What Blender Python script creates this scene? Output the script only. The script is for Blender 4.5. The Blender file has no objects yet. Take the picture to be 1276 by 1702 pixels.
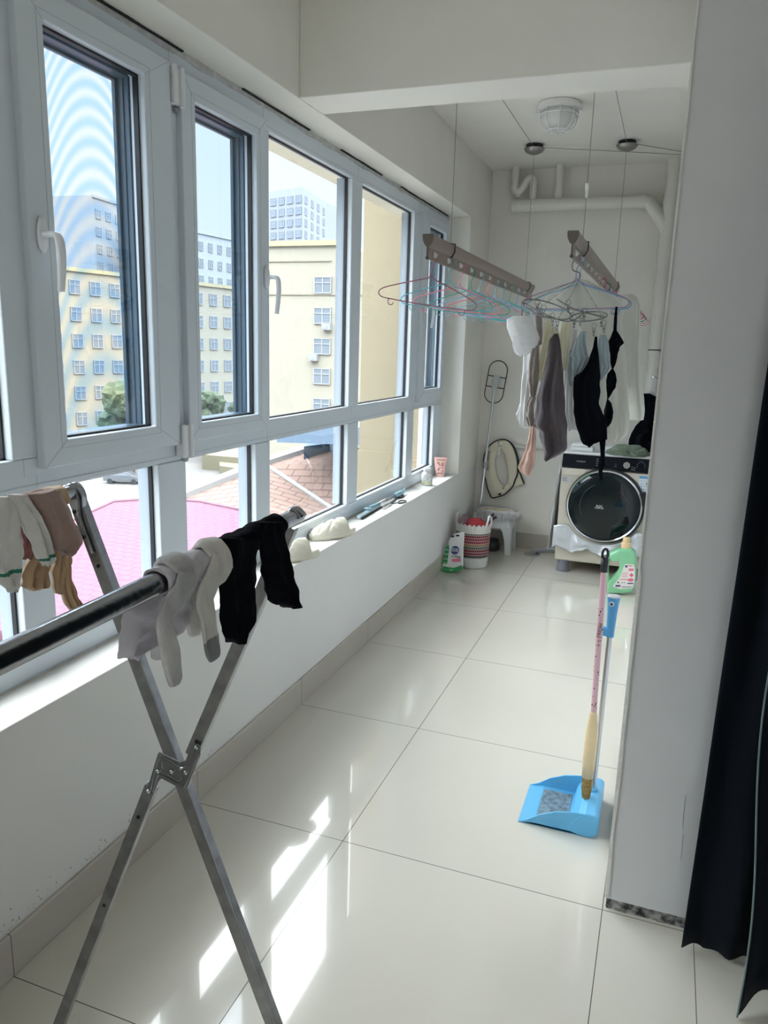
import bpy, bmesh, math, random
from mathutils import Vector, Matrix, noise
S = bpy.context.scene
COL = S.collection
PI = math.pi
rnd = random.Random(7)
# ------------------------------------------------------------------ camera
F = 1264.675; YAW = .3477; PIT = .2150; ROL = .0292; CX, CZ = 1.3698, 1.5448
fw = Vector((-math.sin(YAW)*math.cos(PIT), math.cos(YAW)*math.cos(PIT), -math.sin(PIT)))
r0 = fw.cross(Vector((0, 0, 1))).normalized(); u0 = r0.cross(fw)
RT = math.cos(ROL)*r0+math.sin(ROL)*u0; UP = -math.sin(ROL)*r0+math.cos(ROL)*u0
cam = bpy.data.objects.new('camera', bpy.data.cameras.new('camera')); COL.objects.link(cam)
cam.matrix_world = Matrix(((RT.x, UP.x, -fw.x, CX), (RT.y, UP.y, -fw.y, 0), (RT.z, UP.z, -fw.z, CZ), (0, 0, 0, 1)))
cam.data.sensor_width = 36; cam.data.lens = F/1702*36; cam.data.clip_start = .02; cam.data.clip_end = 900
S.camera = cam
# ------------------------------------------------------------------ light and exposure
w = bpy.data.worlds.new('sky'); S.world = w; w.use_nodes = True
nt = w.node_tree; bg = nt.nodes['Background']
tc = nt.nodes.new('ShaderNodeTexCoord'); sx = nt.nodes.new('ShaderNodeSeparateXYZ'); cr = nt.nodes.new('ShaderNodeValToRGB')
nt.links.new(tc.outputs['Generated'], sx.inputs[0]); nt.links.new(sx.outputs['Z'], cr.inputs[0]); nt.links.new(cr.outputs[0], bg.inputs['Color'])
# overcast sky, brighter towards the zenith
cr.color_ramp.elements[0].position = 0.0; cr.color_ramp.elements[0].color = (.096, .105, .114, 1)
cr.color_ramp.elements[1].position = .34; cr.color_ramp.elements[1].color = (.080, .096, .114, 1)
e = cr.color_ramp.elements.new(.44); e.color = (.85, .88, .90, 1); e = cr.color_ramp.elements.new(1.0); e.color = (.9, .92, .92, 1)
bg.inputs['Strength'].default_value = 4.6
sun = bpy.data.objects.new('sun', bpy.data.lights.new('sun', 'SUN')); COL.objects.link(sun)
sun.data.energy = .25; sun.data.angle = .5; sun.data.color = (1, .97, .92)
sun.rotation_euler = Vector((-.35, .62, -.75)).to_track_quat('-Z', 'Y').to_euler()
S.view_settings.view_transform = 'Standard'; S.view_settings.look = 'None'; S.view_settings.gamma = 1
S.view_settings.use_curve_mapping = False; S.view_settings.exposure = 1.62

# ------------------------------------------------------------------ helpers
def at(px, py, ax, v):
    "the point of the plane ax = v seen at a pixel of the photograph"
    d = fw+RT*((px-638)/F)-UP*((py-851)/F); c = Vector((CX, 0, CZ)); i = 'xyz'.index(ax)
    return c+d*((v-c[i])/d[i])
def atd(px, py, dist):
    return Vector((CX, 0, CZ))+(fw+RT*((px-638)/F)-UP*((py-851)/F))*dist
def mat(name, col, rough=.6, metal=0, spec=.5, bump=0, bscale=40, var=0, vscale=6, trans=0, alpha=1, sheen=0, coat=0, col2=None, sub=0):
    m = bpy.data.materials.new(name); m.use_nodes = True; t = m.node_tree; b = t.nodes['Principled BSDF']
    b.inputs['Base Color'].default_value = (*col, 1); b.inputs['Roughness'].default_value = rough
    b.inputs['Metallic'].default_value = metal; b.inputs['Specular IOR Level'].default_value = spec
    b.inputs['Transmission Weight'].default_value = trans; b.inputs['Alpha'].default_value = alpha
    b.inputs['Sheen Weight'].default_value = sheen; b.inputs['Coat Weight'].default_value = coat
    tc = t.nodes.new('ShaderNodeTexCoord')
    if var or col2:
        n = t.nodes.new('ShaderNodeTexNoise'); n.inputs['Scale'].default_value = vscale; n.inputs['Detail'].default_value = 5
        t.links.new(tc.outputs['Object'], n.inputs['Vector'])
        r = t.nodes.new('ShaderNodeValToRGB'); t.links.new(n.outputs['Fac'], r.inputs[0])
        c2 = col2 or tuple(c*(1-var) for c in col)
        r.color_ramp.elements[0].position = .35; r.color_ramp.elements[0].color = (*c2, 1)
        r.color_ramp.elements[1].position = .62; r.color_ramp.elements[1].color = (*col, 1)
        t.links.new(r.outputs[0], b.inputs['Base Color'])
    if bump:
        n = t.nodes.new('ShaderNodeTexNoise'); n.inputs['Scale'].default_value = bscale; n.inputs['Detail'].default_value = 6
        t.links.new(tc.outputs['Object'], n.inputs['Vector'])
        k = t.nodes.new('ShaderNodeBump'); k.inputs['Strength'].default_value = bump; k.inputs['Distance'].default_value = .01
        t.links.new(n.outputs['Fac'], k.inputs['Height']); t.links.new(k.outputs[0], b.inputs['Normal'])
    return m
def obj(name, bm, m, parent=None, smooth=False, bevel=0, auto=None):
    me = bpy.data.meshes.new(name); bmesh.ops.recalc_face_normals(bm, faces=bm.faces); bm.to_mesh(me); bm.free()
    for x in (m if isinstance(m, (list, tuple)) else [m]): me.materials.append(x)
    o = bpy.data.objects.new(name, me); COL.objects.link(o)
    if parent:
        o.parent = parent; o.matrix_parent_inverse = Matrix.Identity(4)
        o.matrix_basis = winv(parent)
    if smooth:
        me.polygons.foreach_set('use_smooth', [True]*len(me.polygons))
        if auto: me.set_sharp_from_angle(angle=auto)
    if bevel:
        b = o.modifiers.new('b', 'BEVEL'); b.width = bevel; b.segments = 2; b.limit_method = 'ANGLE'
    return o
def wmat(o):
    return (wmat(o.parent) if o.parent else Matrix.Identity(4)) @ o.matrix_basis
def winv(o): return wmat(o).inverted()
def thing(name, label, cat, loc=(0, 0, 0), rz=0, group=None, kind=None):
    o = bpy.data.objects.new(name, None); COL.objects.link(o); o.empty_display_size = .05
    o.location = loc; o.rotation_euler = (0, 0, rz)
    return tag(o, label, cat, group, kind)
def tag(o, label=None, cat=None, group=None, kind=None):
    if label: o['label'] = label
    if cat: o['category'] = cat
    if group: o['group'] = group
    if kind: o['kind'] = kind
    return o
def struct(name, bm, m, label=None, **k):
    o = obj(name, bm, m, **k); o['kind'] = 'structure'
    if label: o['label'] = label
    return o
def copy_tree(o, parent=None):
    c = o.copy(); COL.objects.link(c)
    if parent: c.parent = parent
    for ch in [x for x in bpy.data.objects if x.parent == o]: copy_tree(ch, c)
    return c
def B(): return bmesh.new()
def box(bm, a, b, M=None, mi=0):
    x0, y0, z0 = a; x1, y1, z1 = b
    v = [bm.verts.new(p) for p in ((x0,y0,z0),(x1,y0,z0),(x1,y1,z0),(x0,y1,z0),(x0,y0,z1),(x1,y0,z1),(x1,y1,z1),(x0,y1,z1))]
    if M: [setattr(q, 'co', M @ q.co) for q in v]
    for f in ((0,1,2,3),(4,5,6,7),(0,1,5,4),(1,2,6,5),(2,3,7,6),(3,0,4,7)): bm.faces.new([v[i] for i in f]).material_index = mi
    return v
def frames(pts, closed=False):
    n = len(pts); T = []
    for i in range(n):
        a = pts[i-1] if (i or closed) else pts[i]; b = pts[(i+1) % n] if (i < n-1 or closed) else pts[i]
        t = (b-a); T.append(t.normalized() if t.length > 1e-9 else Vector((0, 0, 1)))
    u = T[0].orthogonal().normalized(); R = []
    for t in T:
        u = (u-t*u.dot(t)); u = u.normalized() if u.length > 1e-6 else t.orthogonal().normalized()
        R.append((t, u, t.cross(u)))
    return R
def tube(bm, pts, r, seg=8, closed=False, mi=0, cap=True):
    pts = [Vector(p) for p in pts]; R = frames(pts, closed); rings = []
    for i, (p, (t, u, v)) in enumerate(zip(pts, R)):
        rr = r[i] if isinstance(r, (list, tuple)) else r
        rings.append([bm.verts.new(p+(u*math.cos(a)+v*math.sin(a))*rr) for a in (2*PI*k/seg for k in range(seg))])
    n = len(rings)
    for i in range(n if closed else n-1):
        A, C = rings[i], rings[(i+1) % n]
        for k in range(seg): bm.faces.new((A[k], A[(k+1) % seg], C[(k+1) % seg], C[k])).material_index = mi
    if not closed and cap:
        bm.faces.new(rings[0][::-1]).material_index = mi; bm.faces.new(rings[-1]).material_index = mi
def spline(P, n=8, closed=False):
    P = [Vector(p) for p in P]; out = []; m = len(P)
    for i in range(m if closed else m-1):
        g = lambda j: P[j % m] if closed else P[max(0, min(m-1, j))]
        a, b, c, d = g(i-1), g(i), g(i+1), g(i+2)
        for k in range(n):
            t = k/n; out.append(.5*((2*b)+(c-a)*t+(2*a-5*b+4*c-d)*t*t+(3*b-a-3*c+d)*t**3))
    if not closed: out.append(P[-1])
    return out
def lathe(bm, prof, c=(0, 0, 0), seg=24, M=None, mi=0, sx=1, sy=1):
    c = Vector(c); rings = []
    for r, z in prof:
        ring = [bm.verts.new(c+Vector((r*sx*math.cos(2*PI*k/seg), r*sy*math.sin(2*PI*k/seg), z))) for k in range(seg)]
        if M: [setattr(q, 'co', M @ q.co) for q in ring]
        rings.append(ring)
    for A, C in zip(rings, rings[1:]):
        for k in range(seg): bm.faces.new((A[k], A[(k+1) % seg], C[(k+1) % seg], C[k])).material_index = mi
    bm.faces.new(rings[0][::-1]).material_index = mi; bm.faces.new(rings[-1]).material_index = mi
def prism(bm, poly, ext, mi=0, holes=None):
    "polygon (3-D points) extruded by a vector"
    a = [bm.verts.new(Vector(p)) for p in poly]; b = [bm.verts.new(Vector(p)+Vector(ext)) for p in poly]
    n = len(a)
    bm.faces.new(a[::-1]).material_index = mi; bm.faces.new(b).material_index = mi
    for i in range(n): bm.faces.new((a[i], a[(i+1) % n], b[(i+1) % n], b[i])).material_index = mi
def ringprism(bm, outer, inner, ext, mi=0):
    "plate with a hole: outer and inner loops of the same count"
    E = Vector(ext); n = len(outer)
    o0 = [bm.verts.new(Vector(p)) for p in outer]; i0 = [bm.verts.new(Vector(p)) for p in inner]
    o1 = [bm.verts.new(Vector(p)+E) for p in outer]; i1 = [bm.verts.new(Vector(p)+E) for p in inner]
    for k in range(n):
        j = (k+1) % n
        for q in ((o0[k], o0[j], i0[j], i0[k]), (o1[k], i1[k], i1[j], o1[j]), (o0[k], o1[k], o1[j], o0[j]), (i0[k], i0[j], i1[j], i1[k])): bm.faces.new(q).material_index = mi
def rows_at(rows, n):
    "resample (y, xl, xr) rows to n rows"
    out = []
    ys = [r[0] for r in rows]
    for k in range(n):
        y = ys[0]+(ys[-1]-ys[0])*k/(n-1); i = 0
        while i < len(rows)-2 and ys[i+1] < y: i += 1
        t = (y-ys[i])/max(1e-6, ys[i+1]-ys[i]); t = max(0, min(1, t)); s = t*t*(3-2*t)*.35+t*.65
        out.append((y, rows[i][1]+(rows[i+1][1]-rows[i][1])*s, rows[i][2]+(rows[i+1][2]-rows[i][2])*s))
    return out
def cloth(bm, rows, Y, thick=.03, amp=.012, nf=3, seed=0, n=44, seg=44, mi=0, lean=0, hem=.004, ax='y', top=.25, jit=.035):
    "a hanging garment: a closed, folded body of real depth around the plane y = Y"
    rr = rows_at(rows, n); rings = []
    for j, (py, xl, xr) in enumerate(rr):
        v = j/(n-1); ring = []; wd = abs(xr-xl)
        a = at(xl, py, ax, Y); b = at(xr, py, ax, Y); W = (b-a).length
        th = min(thick, W*.38)*(top+(1-top)*min(1, v*4)); am = min(amp, W*.16)*(.35+.65*v)
        for k in range(seg):
            A = 2*PI*k/seg; s = .5+.5*math.cos(A); p = a.lerp(b, s); sd = math.sin(A)
            fo = math.sin(2*PI*nf*s+seed*1.7+v*1.8+2*noise.noise(Vector((s*2, v*3, seed))))
            d = th*sd*(1+.15*noise.noise(Vector((s*4, v*5, seed+9))))+am*fo+am*1.2*noise.noise(Vector((s*5, v*6, seed+3)))+lean*v
            d += am*.45*noise.noise(Vector((s*13+v*3, v*4, seed+21)))+am*.30*abs(noise.noise(Vector((s*9-v*7, v*11, seed+31))))
            q = p+Vector((0, -d if ax == 'y' else 0, 0)) if ax == 'y' else p+Vector((d, 0, 0))
            if 0 < j < n-1 or k not in (0, seg//2): q += (b-a)*(jit*noise.noise(Vector((v*9, s*3, seed+41))) if 0 < j < n-1 else 0)
            if j == n-1: q.z += hem*math.sin(7*s+seed)
            ring.append(bm.verts.new(q))
        rings.append(ring)
    for A, C in zip(rings, rings[1:]):
        for k in range(seg): bm.faces.new((A[k], A[(k+1) % seg], C[(k+1) % seg], C[k])).material_index = mi
    bm.faces.new(rings[0][::-1]).material_index = mi; bm.faces.new(rings[-1]).material_index = mi
def strap(bm, pts, w, d, wdir, mi=0, seg=10):
    "flattened tube: half-widths w along wdir, half-thickness d"
    pts = [Vector(p) for p in pts]; R = frames(pts); rings = []; wdir = Vector(wdir).normalized(); n = len(pts)
    for i, (p, (t, _, _)) in enumerate(zip(pts, R)):
        u = wdir-t*wdir.dot(t); u = u.normalized() if u.length > .05 else t.orthogonal().normalized(); v = t.cross(u)
        W = w[i] if isinstance(w, list) else w; D = d[i] if isinstance(d, list) else d
        rings.append([bm.verts.new(p+u*W*math.cos(2*PI*k/seg)+v*D*math.sin(2*PI*k/seg)) for k in range(seg)])
    for A, C in zip(rings, rings[1:]):
        for k in range(seg): bm.faces.new((A[k], A[(k+1) % seg], C[(k+1) % seg], C[k])).material_index = mi
    bm.faces.new(rings[0][::-1]).material_index = mi; bm.faces.new(rings[-1]).material_index = mi
def text(name, s, M, size, m, parent, ext=.0004, label=None, align='CENTER'):
    cu = bpy.data.curves.new(name, 'FONT'); cu.body = s; cu.size = size; cu.extrude = ext; cu.align_x = align; cu.align_y = 'CENTER'
    t = bpy.data.objects.new('t', cu); COL.objects.link(t)
    me = bpy.data.meshes.new_from_object(t.evaluated_get(bpy.context.evaluated_depsgraph_get()))
    bpy.data.objects.remove(t); me.materials.clear(); me.materials.append(m); me.transform(M)
    o = bpy.data.objects.new(name, me); COL.objects.link(o); o.parent = parent; o.matrix_basis = winv(parent)
    if label: o['label'] = label
    return o
def face_y(p, s=1):   # text plane facing -Y at p
    return Matrix.Translation(p) @ Matrix.Rotation(PI/2, 4, 'X')

# ------------------------------------------------------------------ materials
WHITE = mat('white_paint', (.84, .815, .745), .75, bump=.12, bscale=9, var=.04, vscale=3)
WALLP = mat('parapet_paint', (.78, .775, .75), .7, bump=.1, bscale=12, var=.03, vscale=2)
COLM = mat('column_paint', (.74, .75, .77), .7, bump=.1, bscale=14, var=.03)
PVC = mat('white_upvc', (.64, .70, .75), .28, spec=.5)
PVCL = mat('groove', (.42, .47, .52), .5)
RUB = mat('black_rubber', (.012, .014, .018), .5)
SLATE = mat('dark_slate_frame', (.045, .085, .125), .35)
HNDW = mat('white_handle', (.80, .82, .85), .3)
def tile_mat(name, c, rough, joints):
    m = mat(name, c, rough, spec=.6, var=.05, vscale=1.2); t = m.node_tree; b = t.nodes['Principled BSDF']
    b.inputs['Coat Weight'].default_value = .6; b.inputs['Coat Roughness'].default_value = .02; b.inputs['Coat IOR'].default_value = 1.6
    src = b.inputs['Base Color'].links[0].from_socket
    tc = t.nodes.new('ShaderNodeTexCoord'); sp = t.nodes.new('ShaderNodeSeparateXYZ'); t.links.new(tc.outputs['Object'], sp.inputs[0])
    def m2(op, a, v):
        q = t.nodes.new('ShaderNodeMath'); q.operation = op
        for i, z in enumerate((a, v)):
            if z is None: continue
            if isinstance(z, (int, float)): q.inputs[i].default_value = z
            else: t.links.new(z, q.inputs[i])
        return q.outputs[0]
    acc = None
    for axis, off, per, wd in joints:
        d = m2('SUBTRACT', sp.outputs[axis], off)
        if per: d = m2('PINGPONG', d, per/2) if False else m2('ABSOLUTE', m2('SUBTRACT', m2('FRACT', m2('ADD', m2('DIVIDE', d, per), 100.5), None), .5), None); 
        if per: d = m2('MULTIPLY', d, per)
        else: d = m2('ABSOLUTE', d, None)
        l = m2('LESS_THAN', d, wd); acc = l if acc is None else m2('MAXIMUM', acc, l)
    mx = t.nodes.new('ShaderNodeMix'); mx.data_type = 'RGBA'; t.links.new(acc, mx.inputs['Factor']); t.links.new(src, mx.inputs[6])
    mx.inputs[7].default_value = (.10, .085, .07, 1); t.links.new(mx.outputs[2], b.inputs['Base Color'])
    return m
FLOOR = tile_mat('polished_cream_tile', (.66, .63, .55), .12, [('Y', 1.1889, .7929, .0012), ('X', .5445, .80, .0012), ('X', 1.585, 0, .001)])
SKIRT = tile_mat('beige_skirting_tile', (.50, .46, .40), .25, [('Y', 1.1889, .7929, .001)])
def glass_mat(name, tint, refl=1.0):
    m = bpy.data.materials.new(name); m.use_nodes = True; t = m.node_tree; t.nodes.clear()
    o = t.nodes.new('ShaderNodeOutputMaterial'); tr = t.nodes.new('ShaderNodeBsdfTransparent'); gl = t.nodes.new('ShaderNodeBsdfGlossy')
    mx = t.nodes.new('ShaderNodeMixShader'); lw = t.nodes.new('ShaderNodeLayerWeight'); lw.inputs['Blend'].default_value = .5
    pw = t.nodes.new('ShaderNodeMath'); pw.operation = 'POWER'; pw.inputs[1].default_value = 5; t.links.new(lw.outputs['Facing'], pw.inputs[0])
    fr = t.nodes.new('ShaderNodeMath'); fr.operation = 'MULTIPLY_ADD'; fr.inputs[1].default_value = .95; fr.inputs[2].default_value = .045; t.links.new(pw.outputs[0], fr.inputs[0])
    mm = t.nodes.new('ShaderNodeMath'); mm.operation = 'MULTIPLY'; mm.inputs[1].default_value = refl
    tr.inputs['Color'].default_value = (*tint, 1); gl.inputs['Roughness'].default_value = 0.0
    t.links.new(fr.outputs[0], mm.inputs[0]); t.links.new(mm.outputs[0], mx.inputs[0]); t.links.new(tr.outputs[0], mx.inputs[1]); t.links.new(gl.outputs[0], mx.inputs[2])
    t.links.new(mx.outputs[0], o.inputs[0]); return m
GLASS = glass_mat('window_glass', (.95, .97, .98), .9)
def screen_mat(name, moire):
    m = bpy.data.materials.new(name); m.use_nodes = True; t = m.node_tree; t.nodes.clear(); N = t.nodes.new; L = t.links.new
    o = N('ShaderNodeOutputMaterial'); tr = N('ShaderNodeBsdfTransparent'); df = N('ShaderNodeBsdfDiffuse'); mx = N('ShaderNodeMixShader')
    df.inputs['Color'].default_value = (.30, .34, .38, 1); mx.inputs[0].default_value = .12
    tc = N('ShaderNodeTexCoord'); sp = N('ShaderNodeSeparateXYZ'); L(tc.outputs['Object'], sp.inputs[0])
    def mt(op, a, b=None):
        q = N('ShaderNodeMath'); q.operation = op
        for i, z in enumerate((a, b)):
            if z is None: continue
            if isinstance(z, (int, float)): q.inputs[i].default_value = z
            else: L(z, q.inputs[i])
        return q.outputs[0]
    if moire:
        # moire interference bands painted into the mesh tint
        yy = mt('SUBTRACT', sp.outputs['Y'], 1.90); y2 = mt('MULTIPLY', yy, yy); 
        zz = mt('ADD', sp.outputs['Z'], mt('MULTIPLY', y2, 5.5))
        k = mt('ADD', mt('MULTIPLY', zz, 26.0), mt('MULTIPLY', mt('POWER', mt('SUBTRACT', 2.5, zz), 2.0), 9.0))
        s = mt('SINE', mt('MULTIPLY', k, 2*PI))
        r = N('ShaderNodeMapRange'); r.inputs[1].default_value = -1; r.inputs[2].default_value = 1; L(s, r.inputs[0])
        c = N('ShaderNodeMix'); c.data_type = 'RGBA'; L(r.outputs[0], c.inputs['Factor'])
        c.inputs[6].default_value = (.60, .76, .93, 1); c.inputs[7].default_value = (.98, .92, .86, 1); L(c.outputs[2], tr.inputs['Color'])
    else: tr.inputs['Color'].default_value = (.80, .86, .92, 1)
    L(tr.outputs[0], mx.inputs[1]); L(df.outputs[0], mx.inputs[2]); L(mx.outputs[0], o.inputs[0]); return m
SCREEN_A = screen_mat('insect_mesh_moire', True); SCREEN_B = screen_mat('insect_mesh', False)

# ------------------------------------------------------------------ room shell
H = 2.83; YB = 5.93; XR = 1.348; YN = -2.6
b = B(); box(b, (-.03, YN, -.15), (4.2, YB+.2, 0)); struct('floor', b, FLOOR)
b = B(); box(b, (-.32, YN, H), (4.2, YB+.2, H+.15)); struct('ceiling', b, WHITE)
b = B(); box(b, (-.32, YN, -.15), (-.006, YB+.2, .643)); struct('wall_left', b, WALLP, bevel=.004)
b = B(); box(b, (-.32, YN, 2.42), (-.0, YB+.2, H)); struct('wall_left_upper', b, WHITE, bevel=.003)
b = B(); box(b, (-.32, 5.345, .643), (0, YB+.2, 2.42)); struct('wall_left_end', b, WHITE, bevel=.003)
b = B(); box(b, (-.32, YN, .643), (0, .80, 2.42)); struct('wall_left_near_added', b, WHITE, bevel=.003)  # unseen wall added to end the window early and dim the near floor
b = B(); box(b, (-.32, YB, -.15), (4.2, YB+.2, H)); struct('wall_back', b, WHITE)
b = B(); box(b, (XR, 1.99, .035), (4.2, 2.95, H), mi=0); box(b, (XR+.02, 2.95, 0), (4.2, YB, H)); struct('wall_right', b, COLM)
b = B(); box(b, (0, 2.74, 2.422), (XR+.02, 2.95, H)); struct('wall_beam', b, WHITE, bevel=.003)
b = B(); box(b, (4.0, YN, 0), (4.2, 2.0, H)); struct('wall_right_near', b, WHITE)
b = B(); box(b, (-.32, YN-.15, 1.75), (4.2, YN, H)); box(b, (-.32, YN-.15, 0), (1.5, YN, 1.75)); box(b, (2.9, YN-.15, 0), (4.2, YN, 1.75)); struct('wall_near_added', b, WHITE)  # unseen wall added behind the camera, its opening limits light from behind
b = B(); box(b, (-.006, YN, 0), (.006, YB, .119)); struct('baseboard_left', b, SKIRT, bevel=.003)
b = B(); box(b, (.006, YB-.012, 0), (XR+.01, YB, .12)); struct('baseboard_back', b, SKIRT, bevel=.003)
CONC = mat('broken_plaster', (.50, .49, .47), .95, bump=.9, bscale=60, col2=(.05, .05, .055), vscale=55)
b = B()   # bare strip of rubble under the column, plaster edge flaking above it
n = 60
for i in range(n):
    x0 = XR+.006+i*.62/n; h = .040+.018*noise.noise(Vector((i*.33, 0, 0))); d = .006*noise.noise(Vector((i*.41, 3, 0)))
    box(b, (x0, 1.995+d, 0), (x0+.62/n+.001, 2.05, h))
box(b, (XR+.004, 1.999, 0), (4.0, 2.9, .034))
struct('trim_1', b, CONC)
b = B()
for pts in ([(1139, 1322), (1136, 1350), (1134, 1375)], [(1135, 1388), (1133, 1410), (1131, 1430)]): tube(b, [at(x, y, 'y', 1.9895) for x, y in pts], .0006, 4)
struct('trim_8', b, mat('hairline_crack', (.25, .25, .27), .9))
FLAKE = mat('bare_white_plaster', (.86, .85, .82), .8, bump=.6, bscale=50)
b = B(); P = []
for i in range(120):
    z = .05+i*(H-.06)/119; wd = max(.0012, .0045+.004*noise.noise(Vector((z*6, 1, 0)))+(.003 if z < 1.0 else -.002))
    P.append((z, wd))
for (z0, w0), (z1, w1) in zip(P, P[1:]):
    v = [b.verts.new(p) for p in ((XR-.002, 1.9865, z0), (XR+w0, 1.9865, z0), (XR+w1, 1.9865, z1), (XR-.002, 1.9865, z1), (XR-.002, 2.0, z0), (XR+w0, 2.0, z0), (XR+w1, 2.0, z1), (XR-.002, 2.0, z1))]
    for f in ((0,1,2,3),(4,5,6,7),(0,1,5,4),(1,2,6,5),(2,3,7,6),(3,0,4,7)): b.faces.new([v[i] for i in f])
struct('trim_2', b, FLAKE)
# caulk line with a gap between window head and lintel
CAULK = mat('dirty_caulk', (.62, .62, .60), .8, bump=.6, bscale=70, var=.25, vscale=30); GAP = mat('gap', (.02, .02, .02), .9)
b = B(); g = B(); q = .81; prev = None
while q < 5.33:
    h = .006+.012*abs(noise.noise(Vector((q*5, 0, 0)))); box(b, (-.175, q, 2.42-h-.012), (-.149+h*.4, q+.031, 2.4205))
    if noise.noise(Vector((q*2.3, 7, 0))) > -.12: box(g, (-.150, q, 2.4145), (-.1395+h*.3, q+.03, 2.4185+.002*noise.noise(Vector((q*9, 2, 0)))))
    q += .03
struct('trim_3', b, CAULK); struct('trim_4', g, GAP)
b = B(); box(b, (-.16, .96, .642), (-.146, 5.34, .650)); struct('trim_5', b, CAULK)
# chips and scuffs on the parapet just above the skirting
b = B()
for i in range(70):
    y = 1.1+abs(rnd.gauss(0, .5)); z = .125+abs(rnd.gauss(0, .02)); s = rnd.uniform(.0008, .0028)
    prism(b, [(-.0066, y+s*math.cos(a)*rnd.uniform(.6, 1.5), z+s*math.sin(a)) for a in (k*PI/3 for k in range(6))], (.0009, 0, 0))
struct('trim_6', b, mat('paint_chip', (.30, .28, .25), .9), label='paint chips')

# ------------------------------------------------------------------ window
XF = -.15; XG = -.185
win = bpy.data.objects.new('window_1', None); COL.objects.link(win); win['kind'] = 'structure'
fb = B()
def fr_box(y0, z0, y1, z1, x0=-.21, x1=XF): box(fb, (x0, y0, z0), (x1, y1, z1))
Y0 = .80
fr_box(Y0, .643, 5.345, .722); fr_box(Y0, 2.33, 5.345, 2.415); fr_box(Y0, 1.147, 5.345, 1.236, x1=XF-.002)
MUL = [(1.455, 1.565), (2.04, 2.19), (2.67, 2.785), (3.615, 3.755), (4.575, 4.705), (5.16, 5.345)]
fr_box(Y0, .722, Y0+.1, 2.33)
for i, (a, c) in enumerate(MUL):
    fr_box(a, .722, c, 1.147)
UM = [(1.455, 1.56), (2.12, 2.20), (2.70, 2.785), (3.615, 3.745), (4.585, 4.74), (5.27, 5.345)]
for a, c in UM: fr_box(a, 1.236, c, 2.33)
fo = obj('window_frame', fb, PVC, win, bevel=.004)
# weld grooves at frame corners
gb = B()
def groove(y0, z0, y1, z1, x=XF):
    d = Vector((0, y1-y0, z1-z0)); n = d.cross(Vector((1, 0, 0))).normalized()*.0007
    prism(gb, [Vector((x, y0, z0))-n, Vector((x, y1, z1))-n, Vector((x, y1, z1))+n, Vector((x, y0, z0))+n], (.0006, 0, 0))
for y in [(m[0]+m[1])/2 for m in UM[:-1]]: groove(y, 2.34, y, 2.41); groove(y-.02, 1.19, y-.02, 1.236); groove(y+.02, 1.147, y+.02, 1.19)
groove(Y0, .705, 5.2, .705); groove(Y0, 1.165, 5.3, 1.165); groove(Y0, 2.345, 5.3, 2.345)
obj('groove', gb, PVCL, win)
def pane(y0, z0, y1, z1, x=XG, parent=win):
    r = B()   # rubber gasket and bead around the pane
    t = .006
    for a in ((y0, z0, y1, z0+t), (y0, z1-t, y1, z1), (y0, z0, y0+t, z1), (y1-t, z0, y1, z1)): box(r, (x-.004, a[0], a[1]), (x+.010, a[2], a[3]))
    obj('gasket', r, RUB, parent)
    g = B(); box(g, (x-.003, y0, z0), (x+.0, y1, z1))
    return obj('pane', g, GLASS, parent)
pane(Y0+.1, 1.236, 1.455, 2.33); pane(2.785, 1.236, 3.615, 2.33); pane(3.745, 1.236, 4.585, 2.33)
ly = [(Y0+.1, 1.455)]+[(MUL[i][1], MUL[i+1][0]) for i in range(5)]
for a, c in ly: pane(a, .722, c, 1.147)
# outside reveal of each fixed pane: dark metal outer frame seen through the glass
ob = B()
for a, c, z0, z1 in [(Y0+.1, 1.455, 1.236, 2.33), (2.785, 3.615, 1.236, 2.33), (3.745, 4.585, 1.236, 2.33)]+[(a, c, .722, 1.147) for a, c in ly]:
    box(ob, (-.232, c-.002, z0), (-.192, c+.03, z1)); box(ob, (-.232, a-.03, z0), (-.192, a+.002, z1))
obj('outer_frame', ob, mat('outer_grey', (.30, .35, .40), .4), win)
def handle(y, z, parent, x):
    h = B()
    lathe(h, [(.012, 0), (.014, .004), (.014, .010), (.011, .013)], M=Matrix.Translation((x, y, z)) @ Matrix.Rotation(PI/2, 4, 'Y') @ Matrix.Diagonal((3.2, 1.15, 1, 1)), seg=20)
    P = spline([(x+.008, y, z), (x+.040, y, z), (x+.052, y+.004, z-.008), (x+.054, y+.008, z-.04), (x+.050, y+.010, z-.085), (x+.043, y+.012, z-.135)], 6)
    strap(h, P, [.010+.004*math.sin(PI*i/len(P)) for i in range(len(P))], .008, (0, 1, 0))
    return obj('handle', h, HNDW, parent, smooth=True)
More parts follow.
